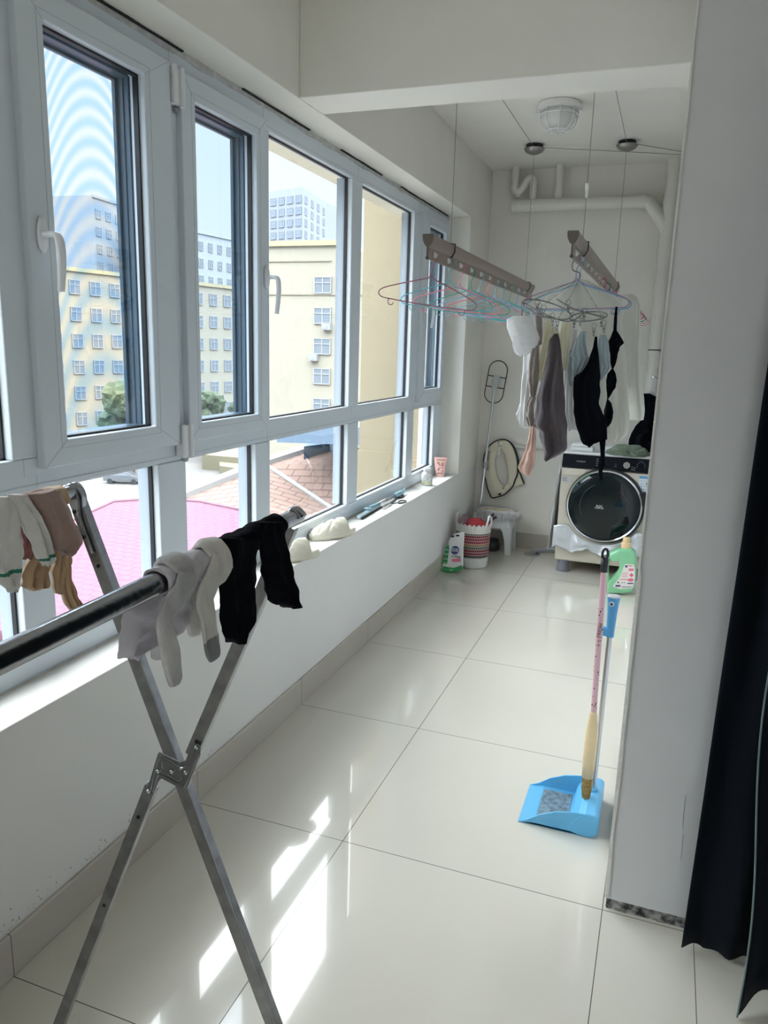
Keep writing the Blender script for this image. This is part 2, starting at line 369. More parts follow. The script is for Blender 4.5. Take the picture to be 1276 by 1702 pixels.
def sash(y0, z0, y1, z1, gy0, gz0, gy1, gz1, scr, x1=-.128, hy=None):
    b = B(); outer = [(x1, y0, z0), (x1, y1, z0), (x1, y1, z1), (x1, y0, z1)]; inner = [(x1, gy0, gz0), (x1, gy1, gz0), (x1, gy1, gz1), (x1, gy0, gz1)]
    ringprism(b, outer, inner, (-.055, 0, 0)); s = obj('sash', b, PVC, win, bevel=.004)
    g = B(); global gb; gb = g; e = x1
    for yy, zz, a, c in ((y0, z0, gy0, gz0), (y1, z0, gy1, gz0), (y1, z1, gy1, gz1), (y0, z1, gy0, gz1)): groove(yy, zz, a, c, e)
    m = .022
    for a in ((gy0-m, gz0-m, gy1+m, gz0-m), (gy1+m, gz0-m, gy1+m, gz1+m), (gy0-m, gz1+m, gy1+m, gz1+m), (gy0-m, gz0-m, gy0-m, gz1+m)): groove(*a, e)
    obj('groove', g, PVCL, s)
    r = B(); t = .006; x = x1-.035
    for a in ((gy0, gz0, gy1, gz0+t), (gy0, gz1-t, gy1, gz1), (gy0, gz0, gy0+t, gz1), (gy1-t, gz0, gy1, gz1)): box(r, (x-.004, a[0], a[1]), (x+.012, a[2], a[3]))
    obj('gasket', r, RUB, s)
    g = B(); box(g, (x-.004, gy0, gz0), (x, gy1, gz1)); obj('pane', g, GLASS, s)
    # dark deep frame of the insect screen behind the sash
    k = B(); xa, xb = -.235, -.183; p = .012
    for a, c in (((xa, gy1-.004, gz0), (xb, gy1+.03, gz1)), ((xa, gy0-.03, gz0), (xb, gy0+.004, gz1)), ((xa, gy0, gz1-.006), (xb, gy1, gz1+.03)), ((xa, gy0, gz0-.03), (xb, gy1, gz0+.004))): box(k, a, c)
    box(k, (-.235, gy1-.014, gz0), (-.222, gy1, gz1)); box(k, (-.206, gy1-.008, gz0), (-.200, gy1, gz1)); box(k, (-.235, gy0, gz1-.014), (-.222, gy1, gz1)); box(k, (-.235, gy0, gz0), (-.222, gy0+.012, gz1))
    obj('screen_frame', k, SLATE, win, bevel=.002)
    if scr:
        q = B(); q.faces.new([q.verts.new(p) for p in ((-.224, gy0, gz0), (-.224, gy1, gz0), (-.224, gy1, gz1), (-.224, gy0, gz1))]); obj('insect_screen', q, scr, win)
    if hy: handle(hy[0], hy[1], s, x1)
    return s
sash(1.537, 1.205, 2.134, 2.362, 1.623, 1.276, 2.008, 2.288, SCREEN_A, hy=(1.572, 1.79))
sash(2.188, 1.207, 2.728, 2.355, 2.262, 1.268, 2.655, 2.285, SCREEN_B, hy=(2.712, 1.79))
sash(4.722, 1.192, 5.262, 2.352, 4.842, 1.270, 5.210, 2.293, SCREEN_B, hy=(4.79, 1.80))
b = B()   # hinges between the two near sashes
for z in (2.30, 1.215):
    for y in (2.142, 2.182):
        tube(b, [(-.120, y, z-.055), (-.120, y, z+.055)], .0085, 12); tube(b, [(-.120, y, z-.003), (-.120, y, z+.003)], .0095, 12)
    box(b, (-.15, 2.137, z-.05), (-.124, 2.187, z+.05))
obj('hinge', b, HNDW, win)
b = B()
for z in (2.24, 1.150): lathe(b, [(.010, 0), (.010, .012), (.008, .014)], M=Matrix.Translation((-.15, 2.178, z)) @ Matrix.Rotation(PI/2, 4, 'Y'), seg=14)
obj('hinge_screw', b, mat('screw_grey', (.35, .36, .38), .4, metal=.8), win)
# outer lintel over the glass line
b = B(); box(b, (-.355, Y0, 2.358), (-.21, 6.3, 2.6)); struct('trim_7', b, mat('outer_lintel', (.72, .66, .52), .85, bump=.2))

# ------------------------------------------------------------------ outside
CREAM = mat('cream_render', (.29, .275, .225), .9, var=.05, vscale=.2); YEL = mat('yellow_render', (.26, .225, .155), .9, var=.05, vscale=1.5, bump=.1)
PALE = mat('hazy_white_render', (.28, .31, .34), .9); WGL = mat('far_window_glass', (.15, .18, .21), .25); WFR = mat('far_window_frame', (.33, .34, .36), .6)
TRIM = mat('yellow_coping', (.31, .285, .18), .8)
GZ = -12
b = B(); box(b, (-260, -120, GZ-1), (-.35, 330, GZ)); o = struct('floor_outside', b, mat('pale_paving', (.145, .142, .138), .9, var=.18, vscale=.25))
b = B(); box(b, (-1.19, 6.35, GZ), (-.22, 6.7, 9)); box(b, (-1.2, 6.33, GZ), (-.22, 6.35, .62)); box(b, (-.40, 5.40, GZ), (-.322, 6.35, 9)); 
wing = tag(obj('building_wing', b, YEL), 'yellow rendered wing of the same building close outside the right windows', 'building')
def window_proto(w_, h_):
    f = B(); box(f, (-w_/2, -.12, 0), (w_/2, .02, h_))
    for a in ((-w_/2, 0, -w_/2+.07, h_), (w_/2-.07, 0, w_/2, h_), (-w_/2, 0, w_/2, .07), (-w_/2, h_-.07, w_/2, h_), (-.035, 0, .035, h_), (-w_/2, h_*.62, w_/2, h_*.62+.06)):
        box(f, (a[0], -.17, a[1]), (a[2], -.12, a[3]), mi=1)
    me = bpy.data.meshes.new('far_window'); f.to_mesh(me); f.free(); me.materials.append(WGL); me.materials.append(WFR); return me
def building(label, cat, P1, P2, back, z1, m, cols, rows, wsize, name='apartment_building', z0=GZ, extra=None):
    P1 = Vector((P1[0], P1[1], 0)); P2 = Vector((P2[0], P2[1], 0)); ang = math.atan2(P2.y-P1.y, P2.x-P1.x); L = (P2-P1).length
    t = thing(name, label, cat, (P1.x, P1.y, z0), ang); M = Matrix.Translation((P1.x, P1.y, z0)) @ Matrix.Rotation(ang, 4, 'Z')
    b = B(); hh = z1-z0; prism(b, [M @ Vector(p) for p in ((0, 0, 0), (L, 0, 0), (L, 0, hh-(extra or 0)), (L-(2 if extra else 0), 0, hh), (0, 0, hh))], M.to_3x3() @ Vector((0, back, 0))); obj('wall', b, m, t)
    b = B(); box(b, (-.2, -.25, hh-.35), (L-(2 if extra else -.2), .1, hh+.1), M); obj('coping', b, TRIM if m is CREAM else m, t)
    me = window_proto(*wsize)
    for z in rows:
        for x in cols:
            o = bpy.data.objects.new('window', me); COL.objects.link(o); o.parent = t; o.location = (x, 0, z-z0)
    return t
# frontal cream block: plane y = 65
a = at(440, 560, 'y', 65); c = at(600, 560, 'y', 65); ztop = at(510, 402, 'y', 65).z
cx = (at(536, 560, 'y', 65)-a).x
t = building('cream apartment block with one column of barred windows behind the fixed pane', 'building', a, c, 14, ztop, CREAM, [cx], [at(536, y, 'y', 65).z-1.3 for y in (463, 514, 565, 615, 665, 715)], (1.7, 1.45), extra=.9)
AC = mat('far_ac_unit', (.25, .26, .27), .6)
for px, py in ((545, 543), (523, 594)):
    p = at(px, py, 'y', 65); b = B(); box(b, (p.x-.42, 64.45, p.z-.3), (p.x+.42, 65, p.z+.32)); lathe(b, [(.24, 0), (.24, .03)], M=Matrix.Translation((p.x-.1, 64.42, p.z)) @ Matrix.Rotation(-PI/2, 4, 'X') , seg=20)
    obj('air_conditioner', b, AC, t)
b = B()
for y in (434, 489): p = at(470, y, 'y', 65); box(b, (a.x, 64.9, p.z-.06), (c.x-(3 if y == 434 else 0), 65, p.z+.06))
obj('string_course', b, mat('course', (.26, .24, .19), .9), t)
# left cream block, running away to the right
A = atd(40, 575, 84); C_ = atd(452, 580, 120); zt = atd(113, 448, 90).z; L = (Vector((C_.x, C_.y))-Vector((A.x, A.y))).length
building('long cream block with grey windows seen through the two screened sashes', 'building', A, C_, 12, zt, CREAM, [L*k/15+1.2 for k in range(15)], [zt-2.9-3.05*k for k in range(6)], (1.5, 1.6))
# pale high-rises, distance haze painted into their wall colours
A = atd(312, 560, 150); C_ = atd(452, 570, 175); z1 = atd(340, 392, 155).z
building('pale white high-rise behind the cream block, seen in the second sash', 'building', A, C_, 15, z1, PALE, [1.5+2.9*k for k in range(9)], [z1-3.5-3.2*k for k in range(9)], (1.3, 1.7), name='high_rise')
A = atd(165, 560, 150); C_ = atd(262, 565, 170); z1 = atd(200, 342, 155).z
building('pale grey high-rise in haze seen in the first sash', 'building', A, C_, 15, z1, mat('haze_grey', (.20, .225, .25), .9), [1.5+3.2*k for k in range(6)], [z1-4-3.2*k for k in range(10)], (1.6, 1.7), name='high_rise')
TW = mat('hazy_tower', (.22, .25, .29), .9)  # haze put into the tower's wall and glass colours
A = atd(448, 575, 230); Bm = atd(502, 577, 222); C_ = atd(540, 580, 245)
def tower():
    z1 = atd(505, 325, 225).z; t = thing('high_rise', 'tall blue-grey twin-faced tower in haze above the cream block', 'building', (Bm.x, Bm.y, GZ))
    b = B(); prism(b, [(A.x, A.y, GZ), (Bm.x, Bm.y, GZ), (C_.x, C_.y, GZ), (C_.x, C_.y+20, GZ), (A.x, A.y+20, GZ)], (0, 0, z1-GZ)); obj('wall', b, TW, t)
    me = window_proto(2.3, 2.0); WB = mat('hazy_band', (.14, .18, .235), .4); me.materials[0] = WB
    for (P, Q, n) in ((A, Bm, 4), (Bm, C_, 4)):
        ang = math.atan2(Q.y-P.y, Q.x-P.x)
        for k in range(n):
            for r in range(12):
                o = bpy.data.objects.new('window', me); COL.objects.link(o); o.parent = t; s = (k+.5)/n
                o.location = (P.x+(Q.x-P.x)*s-Bm.x, P.y+(Q.y-P.y)*s-Bm.y-.1, z1-4-3.1*r-GZ); o.rotation_euler.z = ang
tower()
# roofs below
def stripe(name, c1, c2, sx_, sy_, wd=.12):
    m = mat(name, c1, .85); t = m.node_tree; bs = t.nodes['Principled BSDF']; br = t.nodes.new('ShaderNodeTexBrick'); tc = t.nodes.new('ShaderNodeTexCoord')
    t.links.new(tc.outputs['Object'], br.inputs['Vector']); br.inputs['Color1'].default_value = (*c1, 1); br.inputs['Color2'].default_value = (*[x*.93 for x in c1], 1); br.inputs['Mortar'].default_value = (*c2, 1)
    br.inputs['Scale'].default_value = 1; br.inputs['Brick Width'].default_value = sx_; br.inputs['Row Height'].default_value = sy_; br.inputs['Mortar Size'].default_value = wd*sy_; br.inputs['Mortar Smooth'].default_value = .4
    t.links.new(br.outputs['Color'], bs.inputs['Base Color']); return m
PINK = stripe('pink_sheet_roof', (.135, .044, .080), (.095, .026, .050), .5, .36); ORG = stripe('orange_tile_roof', (.165, .108, .088), (.085, .050, .045), 1.3, .55, .11)
def slab(bm, pts, th=.35):
    prism(bm, pts, (0, 0, -th))
def quadp(px, z): return at(px[0], px[1], 'z', z)
t = thing('pink_roof', 'pink sheet metal roof of the low building right below the windows', 'roof', (quadp((250, 900), -7).x, quadp((250, 900), -7).y, GZ))
b = B()
R1, R2, R3, R4 = quadp((120, 866), -6.8), quadp((190, 834), -6.0), quadp((258, 829), -6.0), quadp((330, 834), -6.2)
R5 = quadp((478, 864), -7.2); n1 = quadp((-60, 1040), -7.6); n2 = quadp((60, 1056), -7.6); n3 = quadp((330, 1100), -7.6); n4 = quadp((500, 960), -7.6); l0 = quadp((-60, 900), -7.2)
for f in ((l0, R1, n1), (R1, n2, n1), (R1, R2, n2), (R2, R3, n3, n2), (R3, R4, n3), (R4, R5, n3), (R5, n4, n3)): b.faces.new([b.verts.new(p) for p in f])
bmesh.ops.remove_doubles(b, verts=b.verts, dist=.01); bmesh.ops.recalc_face_normals(b, faces=b.faces)
ex = bmesh.ops.extrude_face_region(b, geom=b.faces[:]); [setattr(v, 'co', v.co-Vector((0, 0, .3))) for v in ex['geom'] if isinstance(v, bmesh.types.BMVert)]
obj('roof_sheet', b, PINK, t)
b = B(); tube(b, [R1, R2, R3, R4, R5], .12, 6); obj('ridge', b, mat('pink_ridge', (.13, .06, .085), .8), t)
b = B(); prism(b, [Vector((p.x, p.y, GZ)) for p in (l0.lerp(n1, .5), n1.lerp(R1, .1), n2.lerp(R2, .15), n3.lerp(R3, .15), R5.lerp(n3, .1), R3.lerp(n3, .1), R1.lerp(n2, .1))], (0, 0, 4.0)); obj('wall', b, mat('low_wall', (.2, .2, .18), .9), t)
t = thing('orange_roof', 'hipped orange tile roof of the low building below the fixed pane', 'roof', (quadp((500, 800), -7).x, quadp((500, 800), -7).y, GZ))
b = B(); zz = -7
T1 = quadp((300, 828), -8.6); T2 = quadp((548, 737), -5.5); T3 = quadp((620, 775), -5.9); T4 = quadp((600, 880), -8.8); T5 = quadp((400, 800), -7.2); T6 = quadp((460, 905), -9)
T0 = quadp((440, 772), -6.4)
for f in ((T0, T2, T3, T4), (T0, T4, T6), (T0, T6, T1), ): b.faces.new([b.verts.new(p) for p in f])
bmesh.ops.remove_doubles(b, verts=b.verts, dist=.01); ex = bmesh.ops.extrude_face_region(b, geom=b.faces[:]); [setattr(v, 'co', v.co-Vector((0, 0, .4))) for v in ex['geom'] if isinstance(v, bmesh.types.BMVert)]
obj('roof_tiles', b, ORG, t)
b = B(); tube(b, [T1+Vector((0, 0, .1)), T0+Vector((0, 0, .1)), T2+Vector((0, 0, .1))], .42, 6); tube(b, [T2, T3], .2, 6); tube(b, [T0, T4+Vector((0, 0, .1))], .18, 6); obj('ridge', b, mat('white_ridge', (.22, .22, .22), .8), t)
b = B(); prism(b, [Vector((p.x, p.y, GZ)) for p in (T6.lerp(T0, .1), T4.lerp(T0, .1), T3.lerp(T0, .1), T2.lerp(T0, .1), T0.lerp(T4, .1))], (0, 0, 2.6)); obj('wall', b, mat('low_wall_2', (.2, .2, .18), .9), t)
b = B(); B1 = [quadp(p, -5.2) for p in ((505, 742), (512, 736), (547, 727), (580, 738), (640, 762), (640, 775), (547, 737))]; prism(b, B1, (0, 0, -1.2))
B2 = [quadp(p, -3.0) for p in ((460, 706), (548, 676), (640, 680), (640, 712))]
tag(obj('blue_roof', b, mat('blue_sheet', (.09, .14, .20), .7)), 'blue sheet roof peak just behind the orange tile roof', 'roof')
b = B(); prism(b, B2, (0, 0, -1.0)); tag(obj('blue_roof', b, mat('blue_sheet_2', (.10, .15, .21), .7)), 'light blue canopy roof at the foot of the cream block', 'roof')
b = B(); p = quadp((350, 782), GZ)
for (xa, ya, xb, yb, h) in ((336, 780, 402, 762, 1.6), (365, 790, 404, 772, 1.0)):
    q = [quadp(v, GZ) for v in ((xa, ya), (xb, ya+6), (xb, yb+4), (xa, yb))]; prism(b, q, (0, 0, h))
tag(obj('yellow_shed', b, mat('pale_yellow', (.16, .15, .10), .9)), 'pale yellow low shed on the paving beyond the pink roof', 'building')
# parked car
def car():
    p = quadp((206, 803), GZ); t = thing('car', 'dark grey car parked on the paving beyond the pink roof', 'car', p, .35)
    M = Matrix.Translation(p) @ Matrix.Rotation(.35, 4, 'Z'); s = .8
    pr = [(-2.2, .35), (-2.2, .85), (-1.7, 1.0), (-1.1, 1.42), (.7, 1.45), (1.25, 1.05), (2.1, .9), (2.25, .6), (2.2, .35)]
    b = B(); prism(b, [M @ Vector((x*s, -.8*s, z*s)) for x, z in pr], M.to_3x3() @ Vector((0, 1.6*s, 0))); obj('body', b, mat('car_grey', (.09, .10, .115), .3), t, bevel=.05)
    b = B(); prism(b, [M @ Vector((x*s, -.83*s, z*s)) for x, z in ((-1.4, 1.0), (-1.0, 1.34), (.6, 1.36), (1.0, 1.02))], M.to_3x3() @ Vector((0, 1.66*s, 0))); obj('glazing', b, WGL, t)
    for x in (-1.4, 1.4):
        for y in (-.8, .62):
            b = B(); lathe(b, [(.33*s, 0), (.33*s, .18*s)], M=M @ Matrix.Translation((x*s, y*s, .33*s)) @ Matrix.Rotation(-PI/2, 4, 'X'), seg=16); obj('wheel', b, RUB, t)
car()
# trees in front of the cream block
LEAF = mat('leaf_green', (.075, .105, .055), .8, col2=(.045, .065, .035), vscale=2); BARK = mat('bark', (.12, .09, .07), .9)
def tree(px, py, dist, r, label):
    top = atd(px, py, dist); t = thing('tree', label, 'tree', (top.x, top.y, GZ)); rr = random.Random(int(px))
    b = B()
    for i in range(14):
        c = top+Vector((rr.gauss(0, r*.5), rr.gauss(0, r*.5), rr.uniform(-1.6, .3)*r)); s = r*rr.uniform(.4, .65)
        g = bmesh.ops.create_icosphere(b, subdivisions=3, radius=s, matrix=Matrix.Translation(c))
        for v in g['verts']: v.co += (v.co-c)*(.35*noise.noise(v.co*1.7))
    obj('crown', b, LEAF, t); b = B(); tube(b, [(top.x, top.y, GZ), top], [.3, .1], 8); obj('trunk', b, BARK, t)
tree(215, 672, 76, 2.6, 'bushy green tree left of the pair seen in the first sash')
tree(252, 662, 70, 1.9, 'taller green tree at the right edge of the first sash')
tree(345, 672, 90, 2.3, 'green tree at the foot of the cream block in the second sash')
tree(405, 668, 99, 2.2, 'green tree near the dark screen frame of the second sash')

# ------------------------------------------------------------------ drying rack in the foreground
CHR = mat('chromed_steel', (.34, .35, .37), .20, metal=1, bump=.05, bscale=90, var=.12, vscale=30)
GALV = mat('galvanised_steel', (.40, .41, .43), .38, metal=1, bump=.15, bscale=60, var=.25, vscale=25)
STEEL = mat('stainless_steel', (.60, .61, .62), .25, metal=1)
BLK = mat('black_plastic', (.012, .013, .016), .4)
dv = fw+RT*((1055-638)/F)-UP*((587-851)/F); D = Vector((dv.x, dv.y, 0)).normalized()
ZT = 1.262
E1 = at(489, 872, 'z', ZT-.012); E1 = at(489, 872, 'y', 1.11); E2 = at(124, 828, 'y', 1.11); E1.z = E2.z = ZT
rack = thing('drying_rack', 'folding steel drying rack with crossed legs and two long round bars', 'drying rack', ((E1.x+E2.x)/2, .4, 0))
LEN = 1.55; RR = .0138
for E in (E1, E2):
    b = B(); tube(b, [E-D*LEN, E+D*.012], RR, 28); obj('bar', b, CHR, rack, smooth=True, auto=.6)
def legbar(p, q, w_, d_, name='leg'):
    t = (q-p).normalized(); side = t.cross(D).normalized(); b = B(); hw = side*w_/2; hd = D*d_/2; th = .0016
    sec = [-hw-hd, hw-hd, hw+hd, hw*.78+hd, hw*.78-hd*.8, -hw*.78-hd*.8, -hw*.78+hd, -hw+hd]   # channel section, open at the back
    prism(b, [p+s for s in sec], q-p); o = obj(name, b, GALV, rack, bevel=.0015)
    b = B()
    for k in (.1, .42, .93):
        c = p.lerp(q, k)-hd; lathe(b, [(.004, 0), (.0035, .002), (.001, .003)], M=Matrix.Translation(c) @ Vector((0, 0, 1)).rotation_difference(-D).to_matrix().to_4x4(), seg=10)
    obj('rivet', b, BLK, o); return o
def down(p, q):   # line through p and q carried on to the floor
    return p+(q-p)*((p.z-.004)/(p.z-q.z))
FA = down(E2, at(452, 1702, 'y', 1.13)); UB = at(320, 1253, 'y', 1.083); LB0 = at(253, 1305, 'y', 1.083); FB = down(LB0, at(99, 1702, 'y', 1.083))
for off in (Vector((0, 0, 0)), -D*(LEN-.05)):
    legbar(E2+off-Vector((0, 0, .012))+D*.006, FA+off+D*.006, .027, .020)
    legbar(E1+off-Vector((0, 0, .012))-D*.014, UB+off, .024, .016)
    legbar(LB0+off, FB+off, .024, .016)
def ppx(l, y): return [at(a, c, 'y', y) for a, c in l]
b = B(); plate = [(264, 1250.5), (299, 1267.5), (308, 1265), (317, 1241), (322, 1236), (329, 1236), (334, 1241), (333, 1254), (311, 1309), (303, 1312), (268, 1294), (263, 1299), (254, 1321), (243, 1316), (248, 1300), (262, 1253)]
yp = 1.070
prism(b, ppx(plate, yp), (0, .0025, 0))
for l in ([(250, 1314), (266, 1260), (298, 1276), (312, 1270), (324, 1246)], [(254, 1316), (261, 1293), (268, 1288), (303, 1306), (309, 1303), (331, 1252)], [(275, 1285), (298, 1298), (303, 1284)], [(270, 1277), (270, 1263), (296, 1278), (306, 1277)]):
    tube(b, spline(ppx(l, yp-.0003), 5), .0014, 6)
pl = obj('hinge_plate', b, CHR, rack, smooth=True, auto=.5)
b = B()
for x, y in ((247, 1315), (262.7, 1282), (285.4, 1282.7), (309, 1284), (327, 1242.5)):
    lathe(b, [(.0045, 0), (.004, .0025), (.0015, .004)], M=Matrix.Translation(at(x, y, 'y', yp)) @ Matrix.Rotation(PI/2, 4, 'X'), seg=14)
obj('rivet', b, STEEL, pl, smooth=True)
# pressed end brackets that hold the bars on the legs
def bracket(E, leg, s):
    b = B(); t = (leg-E).normalized(); side = t.cross(D).normalized()
    strap(b, spline([E+Vector((0, 0, RR*.7))-side*.018*s, E+Vector((0, 0, RR*1.05)), E+side*.012*s+t*.010, E+t*.05, E+t*.12], 6), .014, .0045, D, seg=14)
    for k in (.03, .06): tube(b, [E+t*k-D*.017-side*.003, E+t*(k+.022)-D*.017-side*.003], .0022, 8)
    o = obj('end_bracket', b, CHR, rack, smooth=True)
    b = B()
    for k in (.035, .085): lathe(b, [(.0042, 0), (.0035, .003), (.001, .004)], M=Matrix.Translation(E+t*k-D*.0165) @ Vector((0, 0, 1)).rotation_difference(-D).to_matrix().to_4x4(), seg=10)
    obj('rivet', b, BLK, o)
bracket(E2, FA, 1); bracket(E1, FB, -1)

def fab(name, c, var=.12, rough=.9, bump=.35, bs=55, alpha=1, c2=None): return mat(name, c, rough, bump=bump, bscale=bs, var=var, vscale=14, sheen=.25, spec=.2, alpha=alpha, col2=c2)
SOCKW = fab('white_sock_knit', (.70, .69, .67)); LAV = fab('lavender_white_cotton', (.66, .64, .72)); GREYT = fab('grey_toe_knit', (.24, .25, .27)); BLKF = mat('black_fabric', (.004, .005, .008), .95, spec=.08, bump=.25, bscale=55)
SOCKSH = fab('fold_shaded_white_knit', (.74, .74, .75), c2=(.44, .45, .48)); MAUVE = fab('dusty_mauve_knit', (.36, .25, .22)); NUDE = fab('nude_nylon', (.52, .36, .22), rough=.6); GRN = fab('green_stripe_knit', (.03, .20, .14)); RED = fab('dull_red_knit', (.28, .12, .11))  # first sock: fold shadow painted as grey noise patches in white knit
def tubex(px, py):
    return at(px, py, 'z', ZT).x
def sock(name, label, c, hw, m, back=.11, group=None, toe=None, toem=None, tw=None, cat='sock', hang=.020):
    "a sock draped over the near bar: short back leg, over the bar, long front leg following the photo"
    x0 = E1.x; P0 = at(c[0][0], c[0][1], 'x', E1.x+.0); s = (P0.y-E1.y)/D.y; A = E1+D*s; A.z = ZT
    X = A.x+RR+.006; pts = [Vector((A.x-RR-.010, A.y, ZT-back)), Vector((A.x-RR-.010, A.y, ZT-back*.5)), Vector((A.x-RR-.007, A.y, ZT-.01)), Vector((A.x-RR*.6, A.y, ZT+RR+.006)), Vector((A.x+RR*.6, A.y, ZT+RR+.007)), Vector((A.x+RR+.009, A.y, ZT+.002))]
    ws = [.012, .018, .02, hw[0]*.00082, hw[0]*.00082, hw[0]*.0008]
    for i, (q, h) in enumerate(zip(c, hw)):
        p = at(q[0], q[1], 'x', X+.004*i)
        if p.z < ZT-.012: pts.append(p); ws.append(h*.00082)
    sp = spline(pts, 9); n = len(sp); wi = []
    for i in range(n):
        k = i/(n-1)*(len(ws)-1); j = min(int(k), len(ws)-2); f = k-j; wi.append((ws[j]*(1-f)+ws[j+1]*f)*(1+.10*noise.noise(Vector((i*.22, hw[0], 1)))))
    wi[-1] *= .55; wi[-2] *= .85; wi[0] *= .7
    b = B(); dd = [.0048+.002*abs(noise.noise(Vector((i*.15, 3, hw[0])))) for i in range(n)]
    strap(b, sp, wi, dd, D, seg=28)
    for v in b.verts: v.co += Vector((.0055*noise.noise(Vector((v.co.x*40, v.co.y*70, v.co.z*16))), .004*noise.noise(v.co*30+Vector((4, 0, 0))), 0))
    if toe:
        for f in b.faces:
            c_ = f.calc_center_median()
            if c_.z < toe and c_.x > A.x: f.material_index = 1
    o = obj(name, b, [m, toem] if toem else m, smooth=True)
    return tag(o, label, cat, group)
b = B(); cloth(b, [(962, 236, 296), (985, 222, 320), (1020, 208, 323), (1050, 205, 308), (1075, 203, 262), (1092, 201, 222)], 0, .012, .006, 2, 3, ax='x', top=.6) if False else None
def xcloth(name, label, lobes, X, m, cat, thick=.012, amp=.005, nf=2, stripe=None, sm=None, over=None, bar=None):
    b = B()
    for i, rows in enumerate(lobes): cloth(b, rows, X+.003*i, thick, amp, nf, len(label)+i*3, ax='x', top=.7, n=110 if stripe else 44, seg=56, jit=0 if stripe else .035)
    if bar:   # the fold lying over the bar
        c0, c1 = bar; y0 = at(c0, 900, 'x', X).y; y1 = at(c1, 900, 'x', X).y
        E = over; s0, s1 = (y0-E.y)/D.y, (y1-E.y)/D.y; n = 26; ri = []
        for i in range(n):
            s = s0+(s1-s0)*i/(n-1); A = E+D*s; A.z = ZT; ring = []
            for k in range(36):
                a = PI*1.25-2*PI*.82*k/35 if False else PI*(1.35-1.7*k/35)
                rr = RR+.004+.004*noise.noise(Vector((s*40, k*.2, 2)))+.002
                ring.append((A, a, rr))
            ri.append([b.verts.new(A+Vector((math.cos(a)*rr, 0, math.sin(a)*rr))) for (A, a, rr) in ring]+[b.verts.new(A+Vector((math.cos(a)*(rr-.0035), 0, math.sin(a)*(rr-.0035)))) for (A, a, rr) in reversed(ring)])
        for P_, Q_ in zip(ri, ri[1:]):
            for k in range(len(P_)): b.faces.new((P_[k], P_[(k+1) % len(P_)], Q_[(k+1) % len(P_)], Q_[k]))
        b.faces.new(ri[0]); b.faces.new(ri[-1])
    if stripe:
        for f in b.faces:
            c_ = f.calc_center_median()
            for (z0, z1, sl, yr) in stripe:
                zz = c_.z-sl*(c_.y-yr)
                if z0 < zz < z1: f.material_index = 1
    return tag(obj(name, b, [m, sm] if sm else m, smooth=True), label, cat)
def X1(px): # x of the near bar where the photo column px crosses it
    P = at(px, 900, 'x', E1.x); return (E1+D*((P.y-E1.y)/D.y)).x
xcloth('handkerchief', 'pale lavender white cloth hanging over the near bar behind the leftmost grey-white sock', [[(958, 240, 292), (985, 224, 320), (1020, 208, 323), (1050, 205, 308), (1072, 203, 262), (1092, 201, 225)]], X1(270)-.016, LAV, 'cloth', over=E1, bar=(236, 322), thick=.006)
sock('sock', 'long white sock with fold shadows in its colour, leftmost on the near bar of the rack', [(268, 945), (277, 985), (279, 1020), (278, 1060), (284, 1100), (292, 1140)], [24, 20, 19, 20, 20, 15], SOCKSH)
sock('sock', 'white sock with dark grey toe hanging beside the black cloth', [(332, 925), (339, 955), (343, 990), (345, 1031), (351, 1065), (358, 1094)], [30, 25, 22, 22, 27, 20], SOCKW, toe=at(352, 1052, 'x', X1(340)+.03).z, toem=GREYT)
xcloth('black_stocking', 'black stocking hanging over the near bar, left of the pair', [[(895, 372, 432), (929, 366, 425), (970, 366, 424), (1010, 368, 426), (1030, 371, 424), (1050, 373, 414), (1066, 380, 402)]], X1(395)+.017, BLKF, 'stocking', over=E1, bar=(352, 430), thick=.010)
xcloth('black_stocking', 'black stocking with bent foot hanging nearest the bar end', [[(868, 432, 468), (890, 428, 471), (925, 436, 478), (950, 440, 484), (980, 443, 494), (998, 452, 497), (1008, 464, 496)]], X1(455)+.018, BLKF, 'stocking', over=E1, bar=(418, 476), thick=.010)
def X2(px): P = at(px, 850, 'x', E2.x); return (E2+D*((P.y-E2.y)/D.y)).x
zs = lambda px, py: at(px, py, 'x', X2(px)+.02)
g = zs(20, 948)
xcloth('sock', 'white sock with green stripe at the left edge, on the far bar', [[(826, -14, 24), (870, -22, 33), (920, -20, 37), (945, -16, 34), (965, -4, 31), (981, 14, 28)]], X2(10)+.018, SOCKW, 'sock', over=E2, bar=(-14, 26), stripe=[(g.z-.0035, g.z+.0035, 0, g.y)], sm=GRN, thick=.012)
g = zs(74, 919)
xcloth('sock', 'white sock with green stripe between its twin and the mauve cloth', [[(822, 14, 44), (859, 33, 67), (884, 44, 77), (906, 56, 83), (927, 63, 87), (938, 70, 83)]], X2(45)+.026, SOCKW, 'sock', over=E2, bar=(14, 48), stripe=[(g.z-.0035, g.z+.003, .35, g.y)], sm=GRN, thick=.012)
xcloth('knee_sock', 'dusty mauve knit sock lying folded over the end of the far bar', [[(813, 84, 95), (822, 46, 102), (846, 64, 115), (859, 70, 120), (880, 77, 130), (892, 82, 136), (903, 85, 135), (914, 88, 127), (921, 104, 118)]], X2(90)+.030, MAUVE, 'sock', over=E2, bar=(44, 108), thick=.014)
xcloth('small_red_sock', 'small dull red sock half hidden between the two striped white socks', [[(860, 30, 50), (895, 37, 53), (918, 38, 55), (927, 40, 50)]], X2(45)-.004, RED, 'sock', over=E2, bar=(33, 50))
